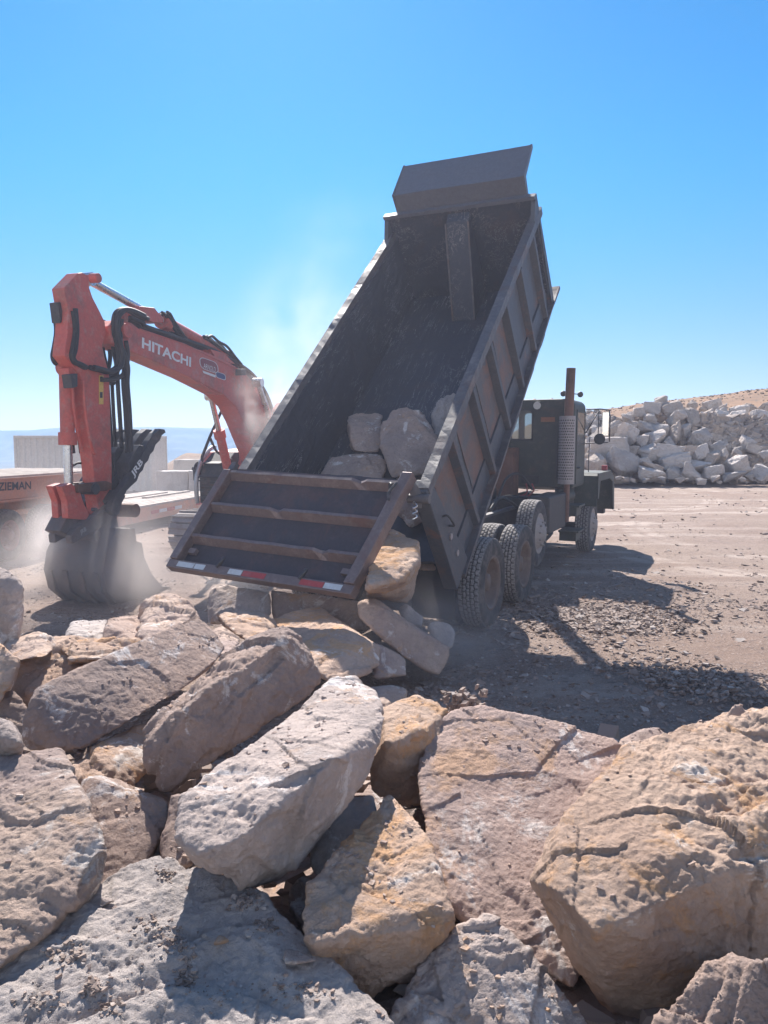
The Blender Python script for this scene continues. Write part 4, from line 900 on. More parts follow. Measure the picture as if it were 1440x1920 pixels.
# ------------------------------------------------------------------ excavator (boom plane runs from the bucket back to the house)
XE = Vector((.31, .95, 0)).normalized(); XN = Vector((XE.y, -XE.x, 0)); XP = Vector((-3.8, 10.2, 0)); FW = -XE   # along (away), to its left (towards us), base point
def ep(px, py, off=0.0):
    d = ray(px, py); o = Vector((0, 0, CAM_H)); t = (XP + XN*off - o).dot(XN)/d.dot(XN); return o + d*t
F0 = Vector((-2.28, 14.86, 0))
def hp(f, l, z): return F0 + FW*f + XN*l + Vector((0, 0, z))
exc = thing("excavator", F0, "orange tracked excavator with arm folded down, thumb raised and bucket in dust", "excavator")
def plate(mb, pix, o0, o1, ref=None):
    a, b = max(o0, o1), min(o0, o1); ref = a if ref is None else ref
    mb.prism([ep(x, y, ref)+XN*(a-ref) for x, y in pix], XN*(b-a))
boom_px = [(204,612),(222,600),(246,605),(262,617),(300,630),(345,645),(395,664),(430,680),(458,698),(478,720),(494,747),(507,780),(518,830),(524,885),(496,892),(484,860),(470,825),(456,790),(442,762),(420,740),(386,722),(357,707),(300,682),(240,656),(210,645)]
mb = MB(); plate(mb, boom_px, .22, -.14); boom = mb.build("boom", M['orange'], exc, bevel=.012)
mb = MB()
for (a, b) in (((262, 617), (345, 645)), ((300, 682), (357, 707)), ((357, 707), (408, 741)), ((345, 645), (458, 698))):
    pa, pb = ep(*a, .225), ep(*b, .225); mb.tube([pa, pb], .010, 6, False)
mb.build("weld_edge", M['orange'], boom)
stick_px = [(120,540),(147,512),(155,511),(167,517),(168,540),(174,558),(187,583),(197,604),(199,625),(192,648),(196,668),(205,700),(206,740),(208,800),(210,870),(210,912),(206,965),(186,965),(178,915),(174,866),(166,810),(161,760),(157,722),(148,700),(134,684),(121,667),(123,645),(126,625),(128,583),(124,563)]
mb = MB(); plate(mb, stick_px, .19, -.0); stick = mb.build("stick", M['orange'], exc, bevel=.012)
mb = MB(); plate(mb, [(122,542),(147,516),(150,520),(126,546)], .15, .03); mb.build("stick_recess", M['dark'], stick)
mb = MB(); plate(mb, [(186,704),(194,704),(194,758),(186,758)], .197, .192); lab = mb.build("warning_label", M['yellow'], stick)
mb = MB(); plate(mb, [(187.5,706),(192.5,706),(192.5,716),(187.5,716)], .199, .1975); mb.build('label_mark', M['dark'], lab); mb = MB(); plate(mb, [(187.5,735),(192.5,735),(192.5,746),(187.5,746)], .199, .1975); mb.build("label_mark", M['dark'], lab)
def pin(name, px, py, o0, o1, r, mat, par, n=18):
    mb = MB(); mb.cyl(ep(px, py, 0)+XN*o0, ep(px, py, 0)+XN*o1, r, n=n); return mb.build(name, mat, par, bevel=.006)
pin("pivot_pin", 206, 622, -.30, .30, .10, M['orange'], stick); pin("pivot_pin", 160, 523, -.2, .215, .06, M['orange'], stick)
pin("stick_end_pin", 206, 912, -.24, .25, .065, M['rust'], stick)
# cylinders: barrel > rod
def cylinder(a, b, rb, rr_, split, name, par=exc, oa=0.0, ob=0.0, gland=True):
    """barrel from a to split, rod from split to b"""
    A, B = ep(*a, 0)+XN*oa, ep(*b, 0)+XN*ob; S = A.lerp(B, split); d = (B-A).normalized()
    mb = MB(); mb.cyl(A, S, rb, n=20)
    if gland: mb.cyl(S-d*.16, S, rb*1.28, n=20)
    mb.cyl(A-XN*.09, A+XN*.09, rb*1.05, n=16); o = mb.build(name, M['orange'], par, smooth=False, bevel=.006)
    mb = MB(); mb.cyl(S, B, rr_, n=16); mb.cyl(B-XN*.09, B+XN*.09, rr_*1.6, n=14); mb.build("rod", M['chrome'], o, smooth=False)
    return o
cylinder((425, 668), (163, 524), .10, .055, .545, "stick_cylinder")
cylinder((124, 690), (129, 922), .088, .055, .62, "bucket_cylinder")
cylinder((470, 905), (434, 742), .085, .05, .62, "boom_cylinder", oa=-.42, ob=-.42)
cylinder((500, 880), (456, 718), .085, .05, .40, "boom_cylinder", oa=.42, ob=.30)
mb = MB(); mb.cyl(ep(456, 718, 0)-XN*.4, ep(456, 718, 0)+XN*.38, .06); mb.build("boom_pin", M['dark'], boom, bevel=.006)
mb = MB(); mb.hexa([p+o for o in (Vector(), XN*.12) for p in (ep(441, 692, .22), ep(450, 692, .22), ep(450, 704, .22), ep(441, 704, .22))]); mb.build("work_lamp", M['dark'], boom, bevel=.008)
mb = MB(); mb.tube([ep(497, 735, 0), ep(503, 755, 0), ep(509, 778, 0)], .035, 8, False); mb.build("guard_tube", M['silver'], boom)
# brackets along the boom top
mb = MB(); plate(mb, [(226,603),(228,587),(240,587),(240,606)], .12, .04); mb.build('bracket', M['orange'], boom); mb = MB(); plate(mb, [(392,663),(396,654),(404,655),(408,668)], .12, .02); plate(mb, [(395,655),(420,662),(440,682),(405,672)], .16, -.16); mb.build("bracket", M['orange'], boom)
mb = MB(); plate(mb, [(258,580),(262,574),(290,577),(296,585),(308,596),(306,606),(286,604),(262,592)], .13, -.13); mb.build("cylinder_gland", M['orange'], exc, bevel=.01)
# hoses
def hoses(name, paths, r, par, offs=(0,)):
    mb = MB()
    for p in paths:
        for o in offs: mb.tube([ep(x, y, 0)+XN*(o+(q[0] if q else 0)) for x, y, *q in p], r, 7)
    return mb.build(name, M['hose'], par, smooth=True)
hoses("boom_hose", [[(232,596),(256,606),(262,613),(300,626),(345,641),(392,658),(425,676),(455,694),(475,714),(492,742),(503,772)], [(300,590),(310,605),(322,622),(338,636)], [(372,632),(385,640),(405,654),(420,664),(436,682)]], .035, boom, (-.10, .0, .10))
hoses("boom_hose", [[(376,634),(384,631),(396,641),(412,650),(428,670),(440,684)], [(298,586),(304,590),(312,604),(330,630)]], .024, boom, (.14, .05))
hoses("stick_hose", [[(246,600),(228,592),(212,583),(198,586),(188,600),(186,625),(193,645),(197,672),(192,690),(176,698),(158,694),(142,690)], [(240,594),(222,586),(204,582),(192,588),(187,605),(190,640),(200,665),(207,690),(206,720),(210,770),(213,830),(214,870)]], .034, stick, (.22, .28))
hoses("stick_hose", [[(208,640),(212,665),(209,690),(200,706),(184,712),(164,713)], [(200,600),(198,650),(205,690),(208,740),(212,800),(215,860),(212,890)]], .03, stick, (.24, .12, -.05))
hoses("stick_hose", [[(112,585),(116,620),(112,650),(109,668),(114,680),(126,684),(138,690)], [(116,580),(119,620),(116,655),(112,672),(120,682),(134,690)]], .034, stick, (-.08, .08, .2))
hoses("stick_hose", [[(136,690),(140,740),(146,800),(152,850)], [(209,700),(213,780),(217,850),(214,880)]], .026, stick, (-.12, .0))
mb = MB(); mb.tube([ep(x, y, .0) for x, y in ((137, 873), (146, 868), (156, 870), (160, 880), (158, 890))], .016, 7); mb.build("stick_hose", M['hose'], stick, smooth=True)
mb = MB()
for x0 in (134, 149): mb.tube([ep(x0, 700, .1), ep(x0+4, 760, .1), ep(x0+12, 815, .1), ep(x0+20, 846, .1)], .022, 8)
mb.tube([ep(156, 712, .2), ep(160, 770, .2), ep(170, 830, .2), ep(178, 852, .2)], .022, 8); mb.build("steel_line", M['orange'], stick, smooth=True)
mb = MB(); plate(mb, [(108,567),(120,565),(124,600),(113,606)], .10, -.03); mb.build("valve_box", M['dark'], stick, bevel=.01)
mb = MB(); plate(mb, [(128,690),(152,684),(150,702),(142,712),(130,706)], .16, .0); mb.build("cylinder_bracket", M['orange'], stick, bevel=.01)
mb = MB(); plate(mb, [(132,702),(146,700),(146,725),(136,728)], .24, .1); mb.build("valve_block", M['dark'], stick, bevel=.01)
mb = MB(); plate(mb, [(208,692),(216,696),(214,708),(208,706)], .1, -.1); plate(mb, [(208,712),(218,716),(216,722),(208,720)], .1, -.1); mb.build("hose_clamp", M['dark'], stick)
# bucket linkage
mb = MB()
for o in (.0, .22): plate(mb, [(146,908),(200,902),(210,906),(210,916),(200,920),(148,924)], o+.03, o-.03, .25)
mb.build("side_link", M['rust'], exc, bevel=.008)
pin("link_pin", 147, 916, -.10, .28, .075, M['dark'], exc); pin("link_pin", 127, 920, -.1, .16, .08, M['dark'], exc)
mb = MB()
for o in (.0, .15): plate(mb, [(116,912),(134,906),(150,920),(158,945),(168,965),(162,975),(128,972),(126,940)], o+.05, o-.05, .2)
plate(mb, [(126,935),(152,930),(164,965),(130,968)], .12, .02); mb.build("bucket_link", M['orange'], exc, bevel=.01)
# coupler
mb = MB()
for o in (-.06, .2): plate(mb, [(214,938),(224,946),(226,962),(214,974),(196,982),(176,996),(150,1012),(136,1020),(134,1004),(144,990),(160,978),(180,966),(200,948)], o+.05, o-.05, .25)
plate(mb, [(126,968),(166,968),(180,985),(150,1010),(132,1006),(112,996)], .16, -.08); coup = mb.build("quick_coupler", M['bucket'], exc, bevel=.012)
pin("coupler_pin", 219, 956, -.12, .32, .095, M['rust'], coup); pin("coupler_pin", 150, 1004, -.15, .28, .07, M['bucket'], coup)
# thumb: ribbed plates with hooked tips
mb = MB()
tine = [(208,958),(212,940),(222,922),(236,905),(262,862),(280,826),(290,812),(300,804),(309,805),(311,811),(304,816),(300,826),(292,834),(288,846),(282,852),(278,864),(272,870),(268,882),(262,888),(257,902),(246,912),(238,920),(231,934),(226,956),(219,968)]
for o in (-.32, -.09, .13, .35): plate(mb, tine, o+.05, o-.05, .40)
plate(mb, [(240,868),(262,834),(276,838),(262,874),(244,900)], .36, -.34); plate(mb, [(212,940),(226,918),(236,930),(222,956)], .36, -.24)
thumb = mb.build("thumb", M['dark'], exc, bevel=.008)
mb = MB()
for o in (-.1, .1): plate(mb, [(213,905),(214,850),(222,838),(232,842),(236,870),(226,900),(220,915)], o+.06, o-.06, .16)
mb.cyl(ep(215, 902, 0)-XN*.2, ep(215, 902, 0)+XN*.2, .07); mb.cyl(ep(226, 838, 0)-XN*.2, ep(226, 838, 0)+XN*.2, .06); mb.cyl(ep(220, 895, 0), ep(228, 836, 0), .07); mb.build("thumb_cylinder", M['dark'], exc, bevel=.008)
# bucket (side profile in plane coordinates, 1.15 wide)
bk0 = ep(186, 985, 0)
def bp(s, z, o=0):
    s *= .82; o *= .80
    return Vector((bk0.x, bk0.y, 0)) + XE*s + XN*o + Vector((0, 0, z))
side = [(-.28,1.02),(.16,.98),(.20,.80),(.34,.76),(.40,.55),(.58,.30),(.98,.0),(.55,-.02),(.1,-.03),(-.30,.03),(-.58,.22),(-.66,.48),(-.58,.72),(-.42,.90)]
mb = MB()
for o in (-.56, .56): mb.prism([bp(s, z, o-.02) for s, z in side], XN*.04)
buck = mb.build("bucket", M['bucket'], exc, bevel=.01)
mb = MB(); back = [(.98,.0),(.55,-.02),(.1,-.03),(-.30,.03),(-.58,.22),(-.66,.48),(-.58,.72),(-.42,.90),(-.28,1.02),(.16,.98)]
inn = [(.96,.03),(.55,.02),(.1,.01),(-.28,.07),(-.54,.24),(-.62,.48),(-.54,.70),(-.39,.86),(-.26,.98),(.16,.94)]
k = len(back); vs = [bp(s, z, -.54) for s, z in back+inn]+[bp(s, z, .54) for s, z in back+inn]; fs = []
for i in range(k-1): fs += [(i, i+1, 2*k+i+1, 2*k+i), (k+i, 3*k+i, 3*k+i+1, k+i+1)]
mb.add(vs, fs+[(0, 2*k, 3*k, k), (k-1, 2*k-1, 4*k-1, 3*k-1)]); mb.build("bucket_shell", M['bucket'], buck, smooth=True)
mb = MB()
for o in (-.2, .2): mb.prism([bp(-.35, .95, o-.03), bp(-.2, 1.28, o-.03), bp(.12, 1.22, o-.03), bp(.2, .95, o-.03)], XN*.06)
mb.build("bucket_ear", M['bucket'], buck, bevel=.01)
for i in range(5):
    o = -.5+i*.25; mb = MB(); mb.hexa([bp(.9, -.03, o-.05), bp(.9, -.03, o+.05), bp(1.2, .0, o+.03), bp(1.2, .0, o-.03), bp(.9, .07, o-.05), bp(.9, .07, o+.05), bp(1.2, .02, o+.03), bp(1.2, .02, o-.03)]); mb.build("tooth", M['bucket'], buck, bevel=.008)
mb = MB()
for o in (-.45, -.15, .15, .45): mb.prism([bp(-.70, .48, o-.04), bp(-.62, .2, o-.04), bp(-.32, .0, o-.04), bp(.1, -.05, o-.04), bp(.1, -.02, o-.04), bp(-.3, .04, o-.04), bp(-.56, .23, o-.04), bp(-.64, .48, o-.04)], XN*.08)
mb.build("wear_strip", M['bucket'], buck)
# house, cab, right front, counterweight
mb = MB(); mb.prism([hp(.45, -1.3, 1.05), hp(.45, -1.3, 1.6), hp(.2, -1.3, 1.95), hp(-2.6, -1.3, 2.1), hp(-2.6, -1.3, 1.05)], XN*2.6); house = mb.build("house", M['orange'], exc, bevel=.04)
mb = MB(); mb.prism([hp(-2.6, -1.3, 1.0), hp(-2.6, -1.3, 2.15), hp(-3.0, -1.3, 2.0), hp(-3.1, -1.3, 1.1)], XN*2.6); mb.build("counterweight", M['chassis'], house, bevel=.08)
mb = MB(); mb.prism([hp(f, .42, z) for f, z in ((.95, 1.1), (.95, 1.75), (.72, 2.75), (.55, 2.88), (-.75, 2.88), (-.85, 2.75), (-.85, 1.1))], XN*.98); ecab = mb.build("cab", M['orange'], exc, bevel=.05)
mb = MB(); mb.prism([hp(f, .47, z) for f, z in ((.965, 1.5), (.965, 1.74), (.74, 2.7), (.735, 2.7), (.955, 1.74), (.955, 1.5))], XN*.88); mb.build("front_window", M['hole'], ecab)
for o in (.415, 1.402):
    mb = MB(); mb.prism([hp(f, o, z) for f, z in ((.82, 1.75), (.64, 2.68), (-.7, 2.68), (-.7, 1.75))], XN*.006); mb.build("side_window", M['hole'], ecab)
# right front box with louvres and its pale rounded cowl
mb = MB(); mb.prism([hp(f, -1.0, z) for f, z in ((.95, .98), (.95, 1.45), (.78, 1.75), (.45, 1.95), (.3, 1.95), (.3, .98))], XN*.5); tb = mb.build("tool_box", M['chassis'], exc, bevel=.015)
mb = MB()
for z in (1.05, 1.15, 1.25, 1.35): mb.prism([hp(.952, -.95, z), hp(.975, -.95, z+.01), hp(.975, -.95, z+.05), hp(.952, -.95, z+.06)], XN*.4)
mb.prism([hp(.97, -1.0, 1.46), hp(1.0, -1.0, 1.48), hp(.9, -1.0, 1.53), hp(.8, -1.0, 1.53)], XN*.5); mb.prism([hp(.8, -.98, 1.72), hp(.86, -.98, 1.74), hp(.6, -.98, 1.82), hp(.5, -.98, 1.8)], XN*.48); mb.build("louvre", M['chassis'], tb)
mb = MB(); pts = [hp(.98, -1.04, .98), hp(1.0, -1.04, 1.4), hp(.84, -1.04, 1.74), hp(.5, -1.04, 2.0), hp(.3, -1.04, 2.05)]; mb.tube(pts, .042, 10); mb.build("cowl_edge", M['silver'], tb, smooth=True)
YH = 14.4
mb = MB(); H_ = lambda l: [at(x, y, YH) for x, y in l]
mb.tube(H_([(430,769),(416,769),(394,818),(379,856),(378,870),(381,930),(383,936),(392,942)]), .028, 9, False); mb.tube(H_([(394,821),(400,835),(408,848),(426,857)]), .026, 9); mb.tube(H_([(426,857),(440,868)]), .026, 9); rail = mb.build("hand_rail", M['hose'], exc, smooth=True)
mb = MB(); mb.tube(H_([(381,902),(364,900),(363,880)]), .016, 8, False); mb.sphere(at(363, 879, YH), .04); mb.build("mirror_arm", M['hose'], rail, smooth=True)
mb = MB(); c = at(370, 881, YH); mb.lathe([(-.02, .001), (-.02, .12), (.02, .15), (.03, .001)], c, (1, -.25, 0), 20)
for i, v in enumerate(mb.v): mb.v[i] = Vector((v.x, v.y, c.z+(v.z-c.z)*1.12))
mb.build("round_mirror", M['hose'], rail, smooth=True)
# boom foot rails behind
mb = MB(); mb.tube([at(455, 838, 14.2), at(455, 868, 14.2)], .02, 8, False); mb.tube([at(434, 780, 14.2), at(434, 808, 14.2)], .018, 8, False); mb.build("grab_rail", M['hose'], exc)
# undercarriage
def track(l):
    path = []; R_ = .36; L0, L1 = 1.0, -2.8
    for k in range(13): t = math.pi*k/12-math.pi/2; path.append((L0+R_*math.cos(t), .40+R_*math.sin(t)))
    for k in range(13): t = math.pi*k/12+math.pi/2; path.append((L1+R_*math.cos(t), .40+R_*math.sin(t)))
    mb = MB(); mb.prism([hp(f, l-.2, z) for f, z in path], XN*.4); tr = mb.build("track", M['chassis'], exc)
    n = 44; per = path+[path[0]]; seg = [math.dist(per[i], per[i+1]) for i in range(len(per)-1)]; tot = sum(seg); mb = MB()
    for i in range(n):
        s = tot*i/n; j = 0
        while s > seg[j]: s -= seg[j]; j += 1
        a, b = per[j], per[j+1]; t = s/seg[j]; c = (a[0]+(b[0]-a[0])*t, a[1]+(b[1]-a[1])*t); d = ((b[0]-a[0])/seg[j], (b[1]-a[1])/seg[j]); nn = (d[1], -d[0]); w = tot/n*.46
        q = [(c[0]+d[0]*u*w+nn[0]*h, c[1]+d[1]*u*w+nn[1]*h) for u, h in ((-1, 0), (1, 0), (1, .035), (.3, .035), (.25, .075), (0, .075), (-.05, .035), (-1, .035))]
        mb.prism([hp(f, l-.3, z) for f, z in q], XN*.6)
    mb.build("track_shoe", M['rimw'] if l < 0 else M['dark'], tr)
track(-1.12); track(1.12)
mb = MB(); mb.prism([hp(.8, -.9, .45), hp(.8, -.9, .8), hp(-2.0, -.9, .8), hp(-2.0, -.9, .45)], XN*1.8); mb.cyl(hp(-.6, 0, .8), hp(-.6, 0, 1.05), .65, n=24); mb.build("undercarriage", M['chassis'], exc)

# lettering
def text_mesh(name, body, mat, parent, p_left, p_right, up, height, bold=0.02, thick=.003, normal=None, slant=0.0):
    cu = bpy.data.curves.new("t", 'FONT'); cu.body = body; cu.offset = bold; cu.shear = slant; cu.resolution_u = 3
    to = bpy.data.objects.new("t", cu); link(to)
    me = bpy.data.meshes.new_from_object(to.evaluated_get(bpy.context.evaluated_depsgraph_get())); bpy.data.objects.remove(to)
    n = len(me.vertices); V = np.empty(n*3); me.vertices.foreach_get('co', V); V = V.reshape(n, 3); F = [tuple(p.vertices) for p in me.polygons]; bpy.data.meshes.remove(me)
    lo, hi = V.min(0), V.max(0); U = (V-lo)/(hi-lo+1e-9)
    pl, pr, up = Vector(p_left), Vector(p_right), Vector(up)*height; nrm = Vector(normal)
    mb = MB(); top = [pl.lerp(pr, u[0])+up*u[1]+nrm*thick for u in U]; mb.add(top, F)
    return mb.build(name, mat, parent)
ZU = Vector((0, 0, 1))
pl, pr = ep(265.5, 652.5, .2205), ep(357.5, 688.5, .2205)
text_mesh("lettering", "HITACHI", M['white'], boom, pl, pr, ((ep(266, 632, .2205)-pl).normalized()), (ep(266, 632, .2205)-pl).length, .03, .004, XN)
def rr_px(cx, cy, ax, ay, bx, by, r, n=6):
    """rounded box in photo pixels: half axes a (along) and b (across)"""
    out = []
    for sx, sy, a0 in ((1, 1, 0), (-1, 1, 90), (-1, -1, 180), (1, -1, 270)):
        for k in range(n+1):
            t = RAD(a0+90*k/n); u, v = sx*(1-r[0])+r[0]*math.cos(t), sy*(1-r[1])+r[1]*math.sin(t); out.append((cx+ax*u+bx*v, cy+ay*u+by*v))
    return out
def decal(name, mat, poly, par, h): mb = MB(); mb.add([ep(x, y, .2205)+XN*h for x, y in poly], [tuple(range(len(poly)))]); return mb.build(name, mat, par)
b1 = rr_px(391.5, 685, 17.5, 6.2, 1.0, 11, (.5, .8)); b1i = rr_px(391.5, 685, 16.3, 5.8, .9, 10.0, (.5, .8))
badge = decal("badge", M['white'], b1, boom, .002); decal("badge_field", M['badge'], b1i, badge, .004)
decal("badge_bar", M['white'], [(379,694.5),(404,703.5),(404,708),(381,699.5)], badge, .0045)
b2 = rr_px(413.3, 704.8, 9.5, 3.3, .4, 6.0, (.5, .8)); b2i = rr_px(413.3, 704.8, 8.6, 3.0, .36, 5.1, (.5, .8))
decal("badge_plate", M['white'], b2, badge, .0055); decal("badge_plate_field", M['blue'], b2i, badge, .0065)
pl, pr = ep(380.8, 690, .2205), ep(403.5, 698.2, .2205)
text_mesh("lettering", "ARNOLD", M['white'], badge, pl, pr, (ep(381.5, 679, .2205)-pl).normalized(), (ep(381.5, 679, .2205)-pl).length*.85, .0, .007, XN)
text_mesh("lettering", "JRB", M['white'], thumb, ep(252, 898, .404), ep(270, 870, .404), (ep(245, 888, .404)-ep(252, 898, .404)).normalized(), .12, .03, .004, XN)
pl = ep(152, 1004, .252)
text_mesh("lettering", "JRB", M['silver'], coup, pl, ep(163, 997, .252), (ep(149, 995, .252)-pl).normalized(), .07, .02, .003, XN)

# ------------------------------------------------------------------ lowboy trailer, container, concrete blocks, post
LD = Vector((.166, .986, 0)).normalized(); LN = Vector((-LD.y, LD.x, 0)); L0 = Vector((-6.75, 13.0, 0))      # along (away), across (to the left)
def lp(s, w, z): return L0 + LD*s + LN*w + Vector((0, 0, z))
trl = thing("lowboy_trailer", lp(3, 1.2, 0), "orange lowboy trailer with plank decks standing behind the excavator bucket", "trailer")
def lbox(mb, s0, s1, w0, w1, z0, z1): mb.hexa([lp(s0, w0, z0), lp(s1, w0, z0), lp(s1, w1, z0), lp(s0, w1, z0), lp(s0, w0, z1), lp(s1, w0, z1), lp(s1, w1, z1), lp(s0, w1, z1)])
mb = MB(); lbox(mb, -4, 3.9, -.02, .06, 1.12, 1.5); lbox(mb, -4, 3.9, 2.4, 2.48, 1.12, 1.5); lbox(mb, 3.75, 3.9, .06, 2.4, .5, 1.48); lbox(mb, -4, 3.9, .5, .65, .85, 1.4); lbox(mb, -4, 3.9, 1.8, 1.95, .85, 1.4)
frame = mb.build("rear_frame", M['trailer'], trl, bevel=.01)
mb = MB(); lbox(mb, -4, 3.9, -.04, .0, 1.08, 1.12); lbox(mb, -4, 3.9, -.04, .0, 1.48, 1.505); mb.build("beam_flange", M['trailer'], frame)
mb = MB()
for i in range(16): lbox(mb, -4, 3.9, .0+i*.155, .148+i*.155, 1.502, 1.545+.006*(i % 3))
mb.build("rear_deck", M['wood'], trl)
mb = MB(); lbox(mb, 3.9, 10.5, -.02, .06, .22, .56); lbox(mb, 3.9, 10.5, 2.4, 2.48, .22, .56)
for k in range(8): lbox(mb, 4.2+k*.85, 4.3+k*.85, .06, 2.4, .3, .5)
wf = mb.build("well_frame", M['trailer'], trl, bevel=.01)
mb = MB()
for i in range(16): lbox(mb, 3.95, 10.5, .0+i*.155, .147+i*.155, .562, .605+.008*((i*7) % 3))
lbox(mb, 6.5, 9.5, 1.4, 1.7, .62, .66); lbox(mb, 7.2, 10, .9, 1.05, .62, .67); mb.build("well_deck", M['wood'], trl)
for s0, mt in ((5.6, 'red'), (6.05, 'silv'), (6.5, 'red'), (6.95, 'silv'), (8.3, 'red'), (8.75, 'silv')):
    mb = MB(); lbox(mb, s0, s0+.42, -.026, -.021, .36, .45); mb.build("reflector_tape", M[mt], wf)
TT = tyre_mesh(.28, .48, .26); TR_ = rim_mesh(.28, .26, -.08, M['rimred']); lrot = Matrix.Rotation(-math.atan2(LD.x, LD.y), 4, 'Z').to_quaternion()
for s in (.35, 1.55, -.85):
    for w, fl in ((.16, False), (2.3, True)):
        p = lp(s, w, .47); wheel("wheel", p.x, p.y, p.z, TR_, 1.0, fl, TT, trl, lrot)
    mb = MB(); mb.cyl(lp(s, .1, .47), lp(s, 2.3, .47), .07); mb.build("axle", M['chassis'], trl)
mb = MB(); lbox(mb, -.4, -.1, -.03, .2, .75, .80); mb.build("bracket", M['trailer'], trl)
pl = lp(-1.22, -.025, 1.17); pr = lp(1.62, -.025, 1.17); z1 = at(12, 920, 14); 
def lside(px, py):
    d = ray(px, py); o = Vector((0, 0, CAM_H)); n = LN; t = (L0-n*.024-o).dot(n)/d.dot(n); return o+d*t
pl, pr = lside(-4, 920.5), lside(58, 917); up = (lside(12, 904)-lside(12, 919.5))
text_mesh("lettering", "ZIEMAN", M['dark'], frame, pl, pr, up.normalized(), up.length, .02, .003, -LN)

con = thing("shipping_container", (-13.3, 34.2, 0), "beige grey shipping container standing beyond the trailer", "container")
CX0, CX1, CYa, CYb, CZ0, CZ1 = -16.3, -10.25, 33.0, 35.44, -.15, 2.46
def corr(a, b, nrm, z0, z1, n):
    mb = MB(); a, b, nrm = Vector(a), Vector(b), Vector(nrm); poly = []
    for i in range(n):
        for t, h in ((0, 0), (.28, 0), (.42, -.03), (.78, -.03), (.92, 0)):
            poly.append(a.lerp(b, (i+t)/n)+nrm*h)
    poly.append(b.copy()); vs = []; 
    for p in poly: vs += [p+Vector((0, 0, z0)), p+Vector((0, 0, z1))]
    mb.add(vs, [(2*i, 2*i+2, 2*i+3, 2*i+1) for i in range(len(poly)-1)]); return mb
corr((CX0+.12, CYa+.03, 0), (CX1-.12, CYa+.03, 0), (0, -1, 0), CZ0+.12, CZ1-.1, 22).build("wall", M['container'], con)
corr((CX1-.03, CYa+.12, 0), (CX1-.03, CYb-.12, 0), (1, 0, 0), CZ0+.12, CZ1-.1, 9).build("wall", M['container'], con)
corr((CX0+.12, CYb-.03, 0), (CX1-.12, CYb-.03, 0), (0, 1, 0), CZ0+.12, CZ1-.1, 22).build("wall", M['container'], con)
corr((CX0+.03, CYa+.12, 0), (CX0+.03, CYb-.12, 0), (-1, 0, 0), CZ0+.12, CZ1-.1, 9).build("wall", M['container'], con)
mb = MB(); mb.box((CX0+.02, CYa+.02, CZ1-.09), (CX1-.02, CYb-.02, CZ1-.03)); mb.build("roof", M['container'], con)
mb = MB()
for x in (CX0, CX1-.12):
    for y in (CYa, CYb-.12): mb.box((x, y, CZ0), (x+.12, y+.12, CZ1))
for z in (CZ0+.002, CZ1-.122):
    for y in (CYa+.005, CYb-.105): mb.box((CX0+.12, y, z), (CX1-.12, y+.1, z+.12))
    for x in (CX0+.005, CX1-.105): mb.box((x, CYa+.12, z), (x+.1, CYb-.12, z+.12))
mb.build("frame", M['container'], con, bevel=.01)
for lab_, x0, x1, y, z1 in (("pale concrete block touching the container end", -9.0, -7.75, 29.5, 1.02), ("pale concrete block next to the excavator mirror", -7.70, -6.3, 29.4, 1.05), ("pale concrete block lying behind the other two", -8.9, -6.6, 31.6, 1.42)):
    mb = MB(); mb.box((x0, y, -.2), (x1, y+.9, z1)); o = mb.build("concrete_block", M['concrete'], None, org=((x0+x1)/2, y+.45, -.2), bevel=.03, jitter=.03, cuts=3); tag(o, lab_, "block", "concrete blocks behind the trailer")
pz = 758; p_ = at(1148, 774, 190); p_.z = float(ground_z(np.array([p_.x]), np.array([p_.y]))[0])
mb = MB(); mb.cyl(p_-Vector((0, 0, .5)), p_+Vector((0, 0, 2.4)), .16, .13, 8); tag(mb.build("wooden_post", M['woodpost'], None, org=p_), "lone thin post on the slope of the dry grass hill", "post")

# ------------------------------------------------------------------ far heap of limestone blocks
rs = np.random.RandomState(3)
protos = []
for i in range(15):
    sx, sy, sz = 1.0, rs.uniform(.75, 1.0), rs.uniform(.7, 1.0); pts = []
    for x in (-1, 1):
        for y in (-1, 1):
            for z in (-1, 1):
                if rs.rand() < .25: continue
                pts.append(np.array([x*sx, y*sy, z*sz])*rs.uniform(.5, 1.1, 3)*.5)
    for _ in range(4): v = rs.normal(size=3); v /= np.linalg.norm(v); pts.append(v*np.array([sx, sy, sz])*.58)
    me, V = rough_mesh([tuple(p) for p in pts], .03, 200+i, 1.35, 1, 1.0, "boulder")
    ext = V.max(0)-V.min(0); V = (V-(V.max(0)+V.min(0))/2)/ext
    me.vertices.foreach_set('co', V.ravel()); me.update()
    me.materials.append(ROCK[('pale', 'pale', 'pale2', 'pale', 'pale3')[i % 5]]); protos.append(me)
def far_rock(px, py, w, h, label, group, extra=0.0, i=None, base=36.2, tilt=.38, mat=None):
    a = (830.9-py)/FPX; Y = base+extra+1.35*max(0, (CAM_H+a*(base+extra))/(1-1.35*a)-.5)
    p = at(px, py, Y); me = protos[rs.randint(len(protos)) if i is None else i % len(protos)]
    o = bpy.data.objects.new("boulder", me); link(o); o.location = p
    W, H_ = w/FPX*Y, h/FPX*Y; k = 1.06
    flip = rs.choice([0, math.pi/2, math.pi, -math.pi/2]) if abs(W-H_) < .35*max(W, H_) else rs.choice([0, math.pi])
    o.rotation_euler = (rs.uniform(-tilt, tilt), rs.uniform(-tilt, tilt), flip+rs.uniform(-.3, .3)); o.scale = (W*k, (W+H_)*.5, H_*k)
    tag(o, label, "boulder", group); return o
G3 = "blocks of the far limestone heap"
